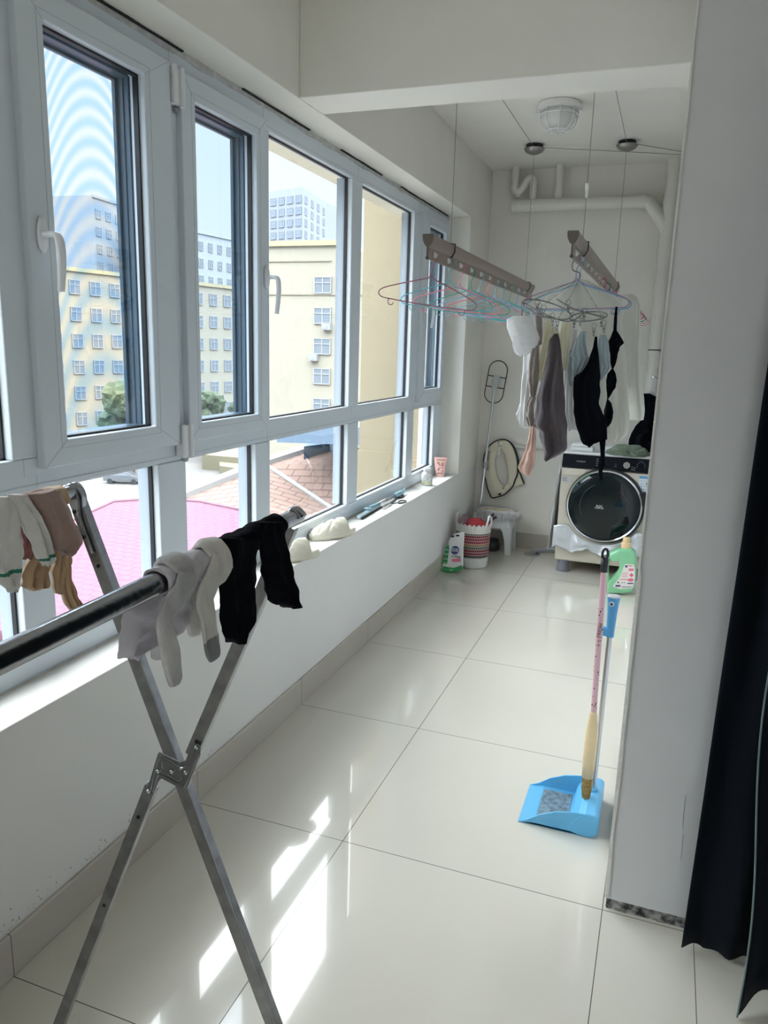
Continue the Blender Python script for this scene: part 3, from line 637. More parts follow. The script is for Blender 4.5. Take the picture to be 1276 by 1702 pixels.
xcloth('nude_stockings', 'nude nylon stockings hanging lowest under the far bar', [[(860, 52, 84), (925, 50, 82), (945, 46, 81), (960, 41, 80), (974, 39, 79), (979, 46, 72)], [(865, 80, 112), (925, 84, 116), (950, 86, 110), (970, 88, 107), (985, 92, 103)], [(868, 92, 118), (925, 98, 117), (960, 103, 118), (990, 104, 125), (1005, 108, 134), (1014, 116, 137), (1019, 123, 132)]], X2(80)-.022, NUDE, 'stockings', over=E2, bar=(56, 92), thick=.006, amp=.008, nf=3)

# ------------------------------------------------------------------ things on the window sill
SILL = .6432
SLIP = mat('cream_foam', (.72, .68, .56), .55, bump=.03); SLIPI = mat('cream_insole', (.62, .57, .45), .8)
def slipper(loc, rz, label):
    t = thing('slipper', label, 'slipper', loc, rz, 'cream foam slippers on the window sill'); L, W = .245, .095
    def wdt(u): return W/2*(math.sin(PI*min(1, max(0, u*.96+.02)))**.38)*(1-.12*math.cos(u*PI*1.0)*-1 if False else (1+.10*(u-.5)))
    b = B(); n = 30; rings = []
    for i in range(n+1):
        u = i/n; w_ = max(.004, wdt(u)); x = (u-.5)*L; r = []
        for (s, z) in ((-.93, 0), (-1.06, .008), (-1.08, .018), (-1.0, .026), (-.9, .030), (0, .029), (.9, .030), (1.0, .026), (1.08, .018), (1.06, .008), (.93, 0), (0, 0)): r.append(b.verts.new((x, s*w_, z+(.006*(1-u)**2))))
        rings.append(r)
    for A, C in zip(rings, rings[1:]):
        for k in range(12): b.faces.new((A[k], A[(k+1) % 12], C[(k+1) % 12], C[k]))
    b.faces.new(rings[0]); b.faces.new(rings[-1]); M = Matrix.Translation(loc) @ Matrix.Rotation(rz, 4, 'Z'); b.transform(M); obj('sole', b, SLIP, t, smooth=True)
    # puffy crossed upper, open at the heel, with real thickness
    b = B(); N1, N2 = 60, 44
    def sheet(off):
        G = []
        for i in range(N1+1):
            u = .24+.76*i/N1; row = []
            for j in range(N2+1):
                a = PI*j/N2; w_ = max(.003, wdt(min(u, .992)))*1.02; hh = .060*math.sin(min(1, (1-u)/.76*1.08+.02)*PI/2)**.85 if u < 1 else 0
                hh = max(.004, hh); c = math.cos(a); s_ = math.sin(a)
                puff = .010-sum(.011*math.exp(-((u-u_+k_*c)/.035)**2) for u_ in (.48, .70) for k_ in (.22, -.22))
                row.append(b.verts.new(((u-.5)*L-.012*(1-s_)*(u < .45), (w_-off)*c, .022+max(.002, (hh-off))*s_**.8+puff*s_*(1 if off == 0 else .4)*min(1, (1-u)*8))))
            G.append(row)
        return G
    G0, G1 = sheet(0), sheet(.007)
    for G in (G0, G1):
        for i in range(N1):
            for j in range(N2): b.faces.new((G[i][j], G[i+1][j], G[i+1][j+1], G[i][j+1]))
    for j in range(N2): b.faces.new((G0[0][j], G0[0][j+1], G1[0][j+1], G1[0][j]))
    b.transform(M); obj('crossed_upper', b, SLIP, t, smooth=True)
    b = B(); prism(b, [M @ Vector(((u/20-.5)*L*.96, s*wdt(u/20)*.8, .0305)) for s, rng in ((1, range(21)), (-1, range(20, -1, -1))) for u in rng], (0, 0, .002)); obj('insole', b, SLIPI, t)
p1 = at(567, 892, 'z', .66); slipper((-.062, 3.235, SILL), math.radians(236), 'cream padded slipper on the sill, the farther of the two')
slipper((-.055, 2.80, SILL), math.radians(232), 'cream padded slipper on the sill, nearer one partly behind the rack end')
# squeegee
BLU = mat('grey_blue_plastic', (.22, .38, .45), .4); PBL = mat('pale_blue_plastic', (.50, .66, .72), .4)
q = thing('window_squeegee', 'grey-blue window squeegee with steel handle lying along the sill', 'squeegee', (-.09, 4.0, SILL))
A = at(612, 846, 'z', .665); C = at(668, 818, 'z', .665)
b = B(); tube(b, [A.lerp(C, .28), A.lerp(C, .8)], .009, 12); obj('handle_tube', b, STEEL, q, smooth=True)
b = B(); tube(b, [A.lerp(C, .76), A.lerp(C, .98)], .0155, 16); tube(b, [A.lerp(C, .98), A.lerp(C, 1.0)+Vector((0, .02, 0)), A.lerp(C, 1.0)+Vector((0, .05, .012))], [.010, .008, .006], 10); obj('grip', b, BLU, q, smooth=True, auto=.6)
b = B(); tube(b, [A, A.lerp(C, .14), A.lerp(C, .30)], [.016, .012, .010], 14); lathe(b, [(.018, -.012), (.024, -.008), (.024, .008), (.018, .012)], c=A+Vector((0, -.01, -.002)), seg=18); obj('pivot', b, BLU, q, smooth=True, auto=.6)
hA, hC = at(596, 860, 'z', .655), at(630, 840, 'z', .655)
b = B(); d = (hC-hA).normalized(); n_ = d.cross(Vector((0, 0, 1))); prism(b, [hA-n_*.010+Vector((0, 0, -.006)), hA+n_*.010+Vector((0, 0, -.008)), hA+n_*.010+Vector((0, 0, .006)), hA-n_*.010+Vector((0, 0, .010))], hC-hA); obj('head', b, PBL, q, bevel=.002)
b = B(); prism(b, [hA+n_*.012+Vector((0, 0, -.0085)), hA+n_*.022+Vector((0, 0, -.0105)), hA+n_*.022+Vector((0, 0, -.008)), hA+n_*.012+Vector((0, 0, -.003))], hC-hA); obj('rubber_blade', b, RUB, q)
# scissors
sc = thing('scissors', 'steel scissors lying on the sill beside the squeegee', 'scissors', (-.04, 4.0, SILL))
T = at(634, 848, 'z', .648); Pm = at(648, 838, 'z', .648); b = B()
for s in (-1, 1):
    o = Vector((.006*s, 0, .001*s)); prism(b, [T+o*.3, Pm+o+Vector((.006, 0, 0)), Pm+o-Vector((.006, 0, 0))], (0, 0, .0025))
obj('blades', b, STEEL, sc)
for s, (hx, hy) in ((1, (668, 834)), (-1, (664, 825))):
    H_ = at(hx, hy, 'z', .650); b = B(); tube(b, [Pm, Pm.lerp(H_, .6)], .0035, 8); ring = [H_+Vector((.020*math.cos(a), .045*math.sin(a), 0)) for a in (2*PI*k/24 for k in range(24))]; tube(b, ring, .0045, 8, closed=True); obj('finger_loop', b, BLK, sc, smooth=True)
# white bottle and pink tube
P = Vector((-.075, 4.80, SILL)); P.x, P.y = at(709, 806, 'z', SILL).x, at(709, 806, 'z', SILL).y
WPL = mat('white_plastic', (.80, .80, .80), .35)
t = thing('bottle', 'small white plastic bottle with a yellow-edged label on the sill', 'bottle', P)
b = B(); lathe(b, [(.028, 0), (.036, .004), (.037, .07), (.033, .082), (.022, .09), (.021, .093)], c=P, seg=28); obj('body', b, WPL, t, smooth=True, auto=.7)
b = B(); lathe(b, [(.023, .094), (.026, .096), (.026, .112), (.022, .116)], c=P, seg=28); obj('cap', b, mat('frosted_cap', (.72, .74, .76), .3), t, smooth=True, auto=.7)
b = B(); lathe(b, [(.0374, .012), (.0376, .014), (.0376, .020), (.0374, .022)], c=P, seg=28); obj('label_band', b, mat('pale_yellow_ink', (.75, .74, .35), .6), t)
b = B()
for k in range(16):
    a = -1.9+rnd.random()*1.7; z = .026+.042*rnd.random(); c_ = P+Vector((.0375*math.cos(a), .0375*math.sin(a), z)); box(b, c_-Vector((.0035, .001, .0008)), c_+Vector((.0035, .001, .0012)))
obj('printing', b, mat('grey_ink', (.12, .14, .13), .7), t)
PK = mat('pink_tube', (.78, .46, .42), .4); P = at(731, 792, 'z', SILL)
t = thing('cream_tube', 'pink squeeze tube with dark printing standing on the far end of the sill', 'tube', P, .25)
M = Matrix.Translation(P) @ Matrix.Rotation(.35, 4, 'Z')
b = B(); rings = []
for k in range(12):
    f = k/11; z = .004+.135*f; hw = .030+.017*f; hd = .018*(1-f)+.0012; rings.append([b.verts.new(M @ Vector((hw*math.cos(a), hd*math.sin(a), z))) for a in (2*PI*j/28 for j in range(28))])
for A_, C_ in zip(rings, rings[1:]):
    for j in range(28): b.faces.new((A_[j], A_[(j+1) % 28], C_[(j+1) % 28], C_[j]))
b.faces.new(rings[0]); b.faces.new(rings[-1]); obj('body', b, PK, t, smooth=True, auto=.8)
b = B(); lathe(b, [(.029, 0), (.030, .001), (.030, .012), (.029, .013)], c=(0, 0, 0), seg=24, sy=.62); b.transform(M); obj('cap', b, mat('pink_cap', (.72, .42, .38), .4), t)
INK = mat('dark_ink', (.10, .06, .05), .7)
def tpatch(z, w_, h_, x=0):
    f = z/.139; hd = .018*(1-f)+.0016; sl = -.018/.135
    q_ = [Vector((x-w_/2, -hd-.0006, z)), Vector((x+w_/2, -hd-.0006, z)), Vector((x+w_/2, -hd-.0006-sl*h_, z+h_)), Vector((x-w_/2, -hd-.0006-sl*h_, z+h_))]
    prism(b, [M @ v for v in q_], M.to_3x3() @ Vector((0, .0012, 0)))
b = B()
for z, w_, x in ((.118, .06, 0), (.095, .018, -.016), (.092, .014, .014), (.083, .010, -.008), (.08, .02, .013), (.066, .006, -.004), (.062, .008, .014), (.054, .012, -.012), (.046, .01, -.014), (.036, .008, .014), (.024, .044, 0)): tpatch(z, w_, .004 if z in (.118, .024) else .006, x)
obj('printing', b, INK, t); b = B(); tpatch(.108, .055, .006); obj('gold_band', b, mat('gold_ink', (.75, .55, .25), .4), t)

# ------------------------------------------------------------------ ceiling fittings
LAMPW = mat('white_lamp_housing', (.80, .79, .77), .4)
P = Vector((.682, 4.45, H))
t = thing('ceiling_lamp', 'white caged bulkhead lamp on the ceiling', 'lamp', P)
b = B(); lathe(b, [(.105, 0), (.110, -.004), (.110, -.030), (.098, -.036)], c=P, seg=40); 
for s in (-1, 1): box(b, (P.x+s*.112-.010, P.y-.012, H-.045), (P.x+s*.112+.010, P.y+.012, H-.012))
obj('housing', b, LAMPW, t, smooth=True, auto=.5)
b = B(); lathe(b, [(.088, -.034), (.090, -.06), (.078, -.105), (.05, -.128), (.01, -.134)], c=P, seg=36); obj('diffuser', b, mat('frosted_glass', (.72, .72, .70), .3, spec=.6), t, smooth=True)
b = B()
for k in range(8):
    a = 2*PI*k/8+.2; pr_ = [(.100, -.034), (.099, -.065), (.086, -.112), (.055, -.136), (.03, -.140)]; tube(b, spline([P+Vector((r*math.cos(a), r*math.sin(a), z)) for r, z in pr_], 5), .0035, 8)
for r, z in ((.0995, -.06), (.058, -.136)): tube(b, [P+Vector((r*math.cos(a), r*math.sin(a), z)) for a in (2*PI*j/40 for j in range(40))], .0035, 8, closed=True)
obj('wire_cage', b, LAMPW, t, smooth=True)
PUL = mat('brushed_grey_metal', (.34, .32, .31), .35, metal=.9); CAB = mat('steel_cable', (.30, .30, .30), .5, metal=.6)
XL_, XR_ = .417, .983
def pulley(x, y, label):
    P = Vector((x, y, H)); t = thing('ceiling_pulley', label, 'pulley', P)
    b = B(); lathe(b, [(.050, 0), (.054, -.003), (.054, -.014), (.046, -.018)], c=P, seg=32); obj('ceiling_plate', b, BLK, t, smooth=True, auto=.6)
    b = B(); lathe(b, [(.046, -.020), (.066, -.024), (.066, -.028), (.052, -.046), (.025, -.058), (.006, -.061)], c=P, seg=36); obj('dome', b, PUL, t, smooth=True, auto=.7)
pulley(XL_, 5.255, 'round grey pulley on the ceiling above the left rail, far one'); pulley(XR_, 5.301, 'round grey pulley on the ceiling above the right rail, far one')
pulley(XL_, 3.385, 'round grey pulley above the left rail behind the beam'); pulley(XR_, 3.37, 'round grey pulley above the right rail behind the beam')
b = B(); zc = H-.02
WG = Vector((XR+.005, 5.574, 2.79))
tube(b, [(XL_, 3.44, zc), (XL_, 5.20, zc)], .0018, 6); tube(b, [(XL_+.05, 5.255, zc), WG], .0018, 6)
tag(obj('hoist_cable', b, CAB), 'thin steel cable under the ceiling to the left rail pulleys', 'cable')
b = B(); tube(b, [(XR_, 3.43, zc), (XR_, 5.25, zc)], .0018, 6); tube(b, [(XR_+.05, 5.301, zc), WG+Vector((0, 0, .012))], .0018, 6)
tag(obj('hoist_cable', b, CAB), 'thin steel cable under the ceiling to the right rail pulleys', 'cable')
b = B(); box(b, WG-Vector((.008, .02, .03)), WG+Vector((.02, .02, .03))); tag(obj('cable_guide', b, BLK, bevel=.003), 'small dark cable guide where both cables meet the right wall', 'bracket')
TAUPE = mat('taupe_rail_metal', (.30, .235, .19), .35, metal=.35); CAPM = mat('brown_end_cap', (.13, .10, .08), .4); CLIPW = mat('clear_white_plastic', (.78, .78, .76), .25)
ZR = 1.983; Y0R, Y1R = 3.045, 5.50
def rail(x, label, n_slots):
    t = thing('airer_rail', label, 'clothes rail', (x, (Y0R+Y1R)/2, ZR))
    sec = [(-.019, 0), (.019, 0), (.0205, -.006), (.0185, -.024), (.011, -.040), (.004, -.047), (-.004, -.047), (-.011, -.040), (-.0185, -.024), (-.0205, -.006)]
    b = B(); prism(b, [(x+a, Y0R+.012, ZR+z) for a, z in sec], (0, Y1R-Y0R-.024, 0)); o = obj('rail_body', b, TAUPE, t, smooth=True, auto=.5)
    b = B(); box(b, (x-.0022, Y0R+.012, ZR-.088), (x+.0022, Y1R-.012, ZR-.045)); tube(b, [(x, Y0R+.012, ZR-.090), (x, Y1R-.012, ZR-.090)], .005, 8); obj('hook_strip', b, TAUPE, t)
    for y in (Y0R, Y1R-.012):
        b = B(); prism(b, [(x+a*1.06, y, ZR+z*1.03+.001) for a, z in sec], (0, .012, 0)); box(b, (x-.003, y, ZR-.088), (x+.003, y+.012, ZR-.045)); tube(b, [(x, y, ZR-.09), (x, y+.012, ZR-.09)], .007, 10)
        obj('end_cap', b, CAPM, t)
    for y in (Y0R+.33, Y1R-.20):
        b = B()
        loop = [(x-.023, ZR-.03), (x-.024, ZR+.003), (x, ZR+.006), (x+.024, ZR+.003), (x+.023, ZR-.03), (x+.010, ZR-.052), (x-.010, ZR-.052)]; tube(b, [(a, y, z) for a, z in loop], .003, 6, closed=True)
        obj('cable_clamp', b, BLK, t)
    for i in range(n_slots):
        y = Y0R+.10+(Y1R-Y0R-.2)*i/(n_slots-1)
        b = B(); box(b, (x-.008, y-.012, ZR-.080), (x+.008, y+.012, ZR-.058)); tube(b, [(x+.009, y, ZR-.069), (x+.014, y, ZR-.069)], .006, 10); tube(b, [(x-.014, y, ZR-.069), (x-.009, y, ZR-.069)], .006, 10); obj('hook_clip', b, CLIPW, t, bevel=.002)
    for y in (3.385 if x < .7 else 3.37, 5.255 if x < .7 else 5.301):
        b = B(); tube(b, [(x, y, ZR+.004), (x, y, H-.058)], .0016, 6); obj('hanging_cable', b, CAB, t)
rail(XL_, 'taupe airer rail on cables at left, full of empty wire hangers', 12); rail(XR_, 'taupe airer rail on cables at right, carrying the laundry', 12)
b = B(); p = at(972, 330, 'x', XR_); tube(b, [(XR_, 3.37, p.z-.035), (XR_, 3.37, p.z+.02)], .006, 8) if False else None
b = B(); box(b, (XR_-.006, 3.364, 2.155), (XR_+.006, 3.376, 2.195)); tube(b, [(XR_, 3.37, 2.19), (XR_, 3.37, 2.21)], .008, 8); tag(obj('cable_adjuster', b, CLIPW), 'small clear adjuster on the near right cable', 'adjuster')

# ------------------------------------------------------------------ hangers
HC = dict(mauve=(.32, .12, .17), aqua=(.12, .42, .50), pink=(.78, .24, .34), jade=(.04, .36, .28), sky=(.22, .48, .68), lilac=(.42, .32, .48), red=(.55, .06, .10), green=(.02, .16, .12), blush=(.78, .50, .52))
HM = {k: mat(k+'_coated_wire', v, .35) for k, v in HC.items()}
def hanger(x, y, rz, color, label, tilt=0, w_=.205, group=None, zt=None, cat='hanger'):
    M = Matrix.Translation((x, y, zt or (ZR-.066))) @ Matrix.Rotation(rz, 4, 'Z') @ Matrix.Rotation(tilt, 4, 'Y')
    hook = [(.030*math.sin(a)*.8-.0, 0, -.012-.0+.018*math.cos(a)-.004) for a in (k*PI/8 for k in range(-2, 9))]
    path = [(-.016, 0, -.012), (-.014, 0, .000), (-.004, 0, .008), (.008, 0, .006), (.015, 0, -.006), (.012, 0, -.024), (.003, 0, -.042), (0, 0, -.060), (.0, 0, -.078)]
    b = B(); tube(b, [M @ Vector(p) for p in spline(path, 4)], .0024, 7)
    body = [(0, 0, -.078), (.010, 0, -.095), (.030, 0, -.102), (w_*.55, 0, -.130), (w_*.9, 0, -.158), (w_, 0, -.176), (w_*.96, 0, -.193), (w_*.8, 0, -.199), (0, 0, -.203), (-w_*.8, 0, -.199), (-w_*.96, 0, -.193), (-w_, 0, -.176), (-w_*.9, 0, -.158), (-w_*.55, 0, -.130), (-.030, 0, -.102), (-.010, 0, -.095)]
    tube(b, [M @ Vector(p) for p in spline(body, 5, True)], .0024, 7, closed=True)
    for s in (-1, 1):
        q_ = [(s*w_*.78, 0, -.200), (s*w_*.79, 0, -.212), (s*w_*.76, 0, -.222), (s*w_*.70, 0, -.222), (s*w_*.68, 0, -.212)]
        tube(b, [M @ Vector(p) for p in spline(q_, 4)], .0021, 6)
    o = obj('wire_hanger', b, HM[color], smooth=True); tag(o, label, cat, group or 'wire hangers on the airer rails'); return o
ords = ['nearest the front', 'second from the front', 'third from the front', 'fourth from the front', 'fifth from the front', 'sixth from the front', 'seventh from the front', 'eighth from the front', 'ninth from the front', 'tenth from the front', 'farthest back']
cols = ['mauve', 'aqua', 'pink', 'jade', 'sky', 'pink', 'sky', 'aqua', 'jade', 'sky', 'blush']
LY = []
for i in range(11):
    px = [722, 749, 768, 785, 800, 813, 825, 838, 849, 861, 877][i]; py = [417, 425, 436, 444, 450, 458, 462, 468, 474, 480, 485][i]
    y = at(px, py, 'x', XL_).y; LY.append(y)
    hanger(XL_, min(y, 5.4), math.radians([16, 8, 12, 4, 10, 14, 6, 10, 5, 9, 6][i]), cols[i], 'empty %s wire hanger, %s of the left rail' % (cols[i] if cols[i] not in ('aqua', 'sky', 'jade') else {'aqua': 'aqua blue', 'sky': 'pale blue', 'jade': 'jade green'}[cols[i]], ords[i]), tilt=math.radians([7, 4, 5, 3, 4, 5, 3, 4, 3, 4, 3][i]))
hanger(XR_-.01, 3.30, math.radians(12), 'lilac', 'lilac wire hanger with the white blouse, nearest on the right rail', tilt=-.03, w_=.215)
hanger(XR_-.01, 3.42, math.radians(6), 'sky', 'pale blue wire hanger behind the lilac one on the right rail', tilt=-.03, w_=.215)
for y, c, l in ((4.05, 'blush', 'blush pink wire hanger holding the sheer cream shirt'), (4.35, 'red', 'dark red wire hanger in the middle of the right rail'), (4.62, 'green', 'dark green wire hanger toward the back of the right rail'), (4.9, 'lilac', 'lilac wire hanger near the back of the right rail'), (5.2, 'pink', 'pink wire hanger at the far end of the right rail')):
    hanger(XR_+.012, y, math.radians(8), c, l, w_=.222)

# ------------------------------------------------------------------ clip hanger and the laundry on it
YC = 3.2
t = thing('clip_hanger', 'folding steel ring hanger with chains and clips on the right rail', 'clip hanger', at(960, 470, 'y', YC))
AP = at(963, 463, 'y', YC)
WIRE = mat('steel_wire', (.26, .26, .26), .25, metal=1)
CL, CR = at(908, 514, 'y', YC), at(977, 526, 'y', YC)
def ring(C, u, v, n=40): return [C+Vector(u)*math.cos(a)+Vector(v)*math.sin(a) for a in (2*PI*k/n for k in range(n))]
RLp = ring(CL, (.100, -.02, -.030), (0, -.10, -.030)); RRp = ring(CR, (.074, -.02, .004), (0, -.09, -.022))
b = B(); tube(b, RLp, .0028, 8, closed=True); obj('left_ring', b, WIRE, t, smooth=True)
b = B(); tube(b, RRp, .0028, 8, closed=True); obj('right_ring', b, WIRE, t, smooth=True)
b = B(); tube(b, spline([at(868, 502, 'y', YC), at(905, 522, 'y', YC-.06), at(945, 534, 'y', YC-.05), at(975, 517, 'y', YC)], 8), .0026, 8); tube(b, spline([at(925, 497, 'y', YC+.06), at(955, 514, 'y', YC+.02), at(1003, 527, 'y', YC)], 8), .0026, 8); obj('folding_arm', b, WIRE, t, smooth=True)
b = B(); tube(b, spline([(XR_, YC-.01, ZR-.086), (XR_-.012, YC-.01, ZR-.10), (XR_-.01, YC, ZR-.125), (AP.x, AP.y, AP.z+.02), AP], 6), .0026, 8); obj('top_hook', b, WIRE, t, smooth=True)
for e in (at(870, 505, 'y', YC), at(905, 505, 'y', YC+.08), at(925, 535, 'y', YC-.08), at(1003, 530, 'y', YC)):
    b = B(); n = int((e-AP).length/.016)
    for k in range(n):
        a_, c_ = AP.lerp(e, k/n), AP.lerp(e, (k+.92)/n); s_ = Vector((.0025, 0, 0)) if k % 2 else Vector((0, .0025, 0)); tube(b, [a_-s_*.3, a_.lerp(c_, .5)-s_, c_-s_*.3, c_+s_*.3, a_.lerp(c_, .5)+s_, a_+s_*.3], .0008, 4, closed=True)
    obj('chain', b, WIRE, t)
cb = B(); tube(cb, [(.010*math.sin(a), 0, -.010+.010*math.cos(a)) for a in (2*PI*k/18 for k in range(18))], .0011, 5, closed=True)
for s in (-1, 1): tube(cb, spline([(s*.007, 0, -.020), (s*.003, 0, -.030), (s*.0035, 0, -.036), (s*.002, 0, -.048)], 4), .0014, 5)
tube(cb, [(-.004, 0, -.033), (.004, 0, -.033)], .0035, 8); tube(cb, [(-.003, 0, -.048), (.003, 0, -.048)], .002, 6)
clip0 = obj('clip', cb, WIRE, t, smooth=True); first = True
for px, py, dy in ((869, 512, 0), (877, 520, -.02), (893, 505, .05), (897, 512, 0), (904, 515, .05), (918, 528, -.06), (927, 535, -.08), (944, 506, .04), (949, 520, .02), (955, 532, -.05), (966, 528, -.05), (972, 520, .05), (987, 545, -.06), (1001, 530, 0), (1003, 540, -.03)):
    c = clip0 if first else clip0.copy()
    if not first: COL.objects.link(c); c.parent = t
    p = at(px, py-8, 'y', YC+dy); c.matrix_basis = winv(t) @ Matrix.Translation(p) @ Matrix.Rotation(rnd.uniform(-.7, .7), 4, 'Z') @ Matrix.Rotation(rnd.uniform(-.12, .12), 4, 'Y'); first = False

def K(l, ox=840, oy=480, s=4.7255): return [(oy+y/s, ox+a/s, ox+c/s) for y, a, c in l]
PUR = fab('aubergine_grey_jersey', (.085, .066, .070), rough=.75, c2=(.055, .045, .050)); CRM = fab('cream_jersey', (.88, .82, .60), var=.04); BLU2 = fab('pale_blue_jersey', (.42, .50, .52)); WHT = fab('white_cotton', (.88, .88, .88), var=.04); IVO = fab('ivory_sheer_cotton', (.88, .87, .79), var=.03, bs=30); PCH = fab('peach_lace', (.66, .44, .36)); TAU = fab('taupe_lace', (.34, .29, .26)); SHE = fab('sheer_white', (.80, .79, .76), alpha=.93)
def translucent(m, k):
    t_ = m.node_tree; b_ = t_.nodes['Principled BSDF']; o_ = t_.nodes['Material Output']; tl = t_.nodes.new('ShaderNodeBsdfTranslucent'); mx = t_.nodes.new('ShaderNodeMixShader')
    tl.inputs['Color'].default_value = (.9, .89, .84, 1); mx.inputs[0].default_value = k; t_.links.new(b_.outputs[0], mx.inputs[1]); t_.links.new(tl.outputs[0], mx.inputs[2]); t_.links.new(mx.outputs[0], o_.inputs[0])
translucent(CRM, .25); translucent(WHT, .25); translucent(IVO, .35)
def garm(name, label, cat, lobes, m, Y, thick=.03, amp=.012, nf=3, parts=()):
    t = None; b = B()
    for i, l in enumerate(lobes): cloth(b, l, Y+.004*i, thick, amp, nf, len(name)+i*5)
    o = tag(obj(name, b, m, smooth=True), label, cat)
    return o
garm('aubergine_top', 'aubergine grey jersey top hanging from a clip, nearest in the laundry', 'top', [K([(352, 382, 412), (400, 345, 425), (500, 328, 440), (600, 308, 446), (700, 282, 455), (800, 258, 462), (900, 242, 468), (1000, 226, 472), (1080, 216, 476), (1110, 262, 478), (1165, 264, 481), (1200, 270, 482), (1250, 290, 482), (1285, 302, 460), (1320, 300, 395), (1350, 298, 335)]), K([(830, 330, 380), (880, 262, 372), (930, 262, 350), (1000, 268, 335), (1075, 225, 300), (1110, 262, 300)])], PUR, YC-.09, .040, .034, 2)
garm('black_camisole', 'black sleeveless camisole clipped by one strap beside the pale blue bra top', 'camisole', [K([(375, 700, 720), (450, 688, 722), (550, 655, 734), (600, 632, 737), (650, 600, 740), (690, 535, 745), (750, 530, 738), (800, 530, 742), (900, 532, 736), (980, 534, 762), (1038, 545, 795), (1100, 560, 800), (1180, 592, 800), (1215, 605, 690), (1240, 640, 680)])], BLKF, YC-.06, .025, .010, 3)
garm('black_ribbon', 'long black fabric ribbon hanging down in front of the washing machine door', 'ribbon', [K([(1150, 735, 798), (1200, 738, 785), (1300, 745, 780), (1360, 745, 782), (1380, 728, 786), (1400, 722, 776), (1430, 730, 762), (1500, 738, 764)])], BLKF, YC-.03, .010, .003, 2)
garm('black_bra', 'black bra hanging by its strap at the right of the laundry', 'bra', [K([(140, 862, 880), (240, 850, 876), (330, 845, 872)]), K([(325, 845, 872), (370, 828, 900), (410, 808, 925), (425, 808, 930), (460, 812, 895), (520, 820, 880), (580, 822, 868), (635, 835, 845)]), K([(630, 828, 848), (670, 800, 866), (720, 790, 874), (770, 790, 866), (820, 796, 835), (870, 797, 805)]), K([(865, 796, 806), (900, 788, 832), (960, 772, 846), (1010, 770, 842), (1050, 780, 832), (1085, 790, 806)])], BLKF, YC+.10, .030, .006, 2)
garm('pale_blue_bra_top', 'pale grey-blue bra top spread between two clips', 'bra top', [K([(335, 590, 612), (400, 550, 612), (450, 535, 615), (520, 505, 640), (540, 520, 655), (600, 524, 632), (660, 522, 592), (700, 530, 552)]), K([(335, 608, 632), (420, 606, 630), (500, 610, 642), (545, 615, 652), (600, 600, 634)]), K([(360, 742, 788), (410, 728, 806), (470, 722, 814), (560, 722, 820), (620, 732, 828), (650, 735, 812), (700, 740, 768), (722, 744, 752)]), K([(480, 500, 530), (600, 485, 515), (700, 490, 520), (760, 500, 520)])], BLU2, YC-.03, .018, .010, 3)
garm('cream_shirt', 'cream yellow jersey shirt folded over two clips behind the aubergine top', 'shirt', [K([(205, 322, 350), (300, 308, 372), (400, 292, 358), (500, 265, 336), (600, 240, 318), (700, 244, 290), (725, 262, 282)]), K([(255, 458, 500), (320, 432, 512), (400, 428, 506), (500, 438, 496), (600, 450, 482), (640, 455, 468)]), K([(300, 330, 400), (400, 340, 440), (600, 330, 440), (720, 300, 420)])], CRM, YC+.02, .022, .010, 2)
garm('white_undershirt', 'white undershirt hanging between the aubergine top and black camisole', 'undershirt', [K([(320, 512, 562), (420, 505, 560), (520, 480, 545), (640, 465, 540), (760, 462, 536), (880, 462, 535), (1000, 465, 545), (1060, 470, 560), (1110, 480, 570)])], WHT, YC+.05, .025, .010, 3)
garm('beige_bra', 'taupe and peach lace bra hanging by its strap at left', 'bra', [K([(190, 240, 285), (300, 240, 288), (350, 250, 290), (440, 252, 285)]), K([(445, 215, 262), (500, 196, 262), (600, 180, 262), (700, 172, 258), (780, 180, 250), (850, 195, 238)]), K([(850, 188, 240), (920, 162, 220), (1000, 160, 225), (1060, 175, 235), (1090, 190, 225)])], TAU, YC-.0, .022, .006, 2)
garm('peach_waistband', 'peach lace band dangling lowest below the taupe bra', 'lace band', [K([(1080, 192, 232), (1150, 182, 238), (1250, 162, 238), (1330, 132, 238), (1400, 98, 226), (1440, 115, 208), (1470, 168, 188)])], PCH, YC-.02, .010, .006, 2)
garm('white_shirt', 'white shirt hanging below the cap, leftmost of the laundry', 'shirt', [K([(180, 195, 245), (300, 200, 300), (440, 212, 290), (510, 142, 300), (600, 136, 280), (700, 130, 260), (800, 124, 250), (900, 118, 240), (980, 112, 230), (1040, 110, 225), (1075, 112, 215), (1095, 150, 200)]), K([(880, 118, 150), (940, 100, 140), (985, 80, 128), (1010, 88, 115), (1030, 95, 104)])], WHT, YC+.10, .025, .012, 3)
garm('white_blouse', 'loose white blouse on the lilac hanger behind the laundry', 'blouse', [[(466, 952, 975), (478, 930, 1000), (492, 908, 1022), (505, 898, 1034), (520, 905, 1036), (560, 925, 1036), (600, 935, 1040), (650, 940, 1042), (690, 945, 1046), (710, 960, 1045), (722, 985, 1042), (732, 990, 1032)]], IVO, 3.46, .05, .016, 5)
garm('cream_sheer_shirt', 'sheer cream pleated shirt at the far right of the laundry', 'shirt', [[(489, 1038, 1050), (494, 1028, 1058), (510, 1020, 1064), (560, 1008, 1064), (620, 1006, 1066), (680, 1004, 1071), (694, 1003, 1070), (697, 1006, 1069)]], IVO, 4.05, .04, .012, 8)
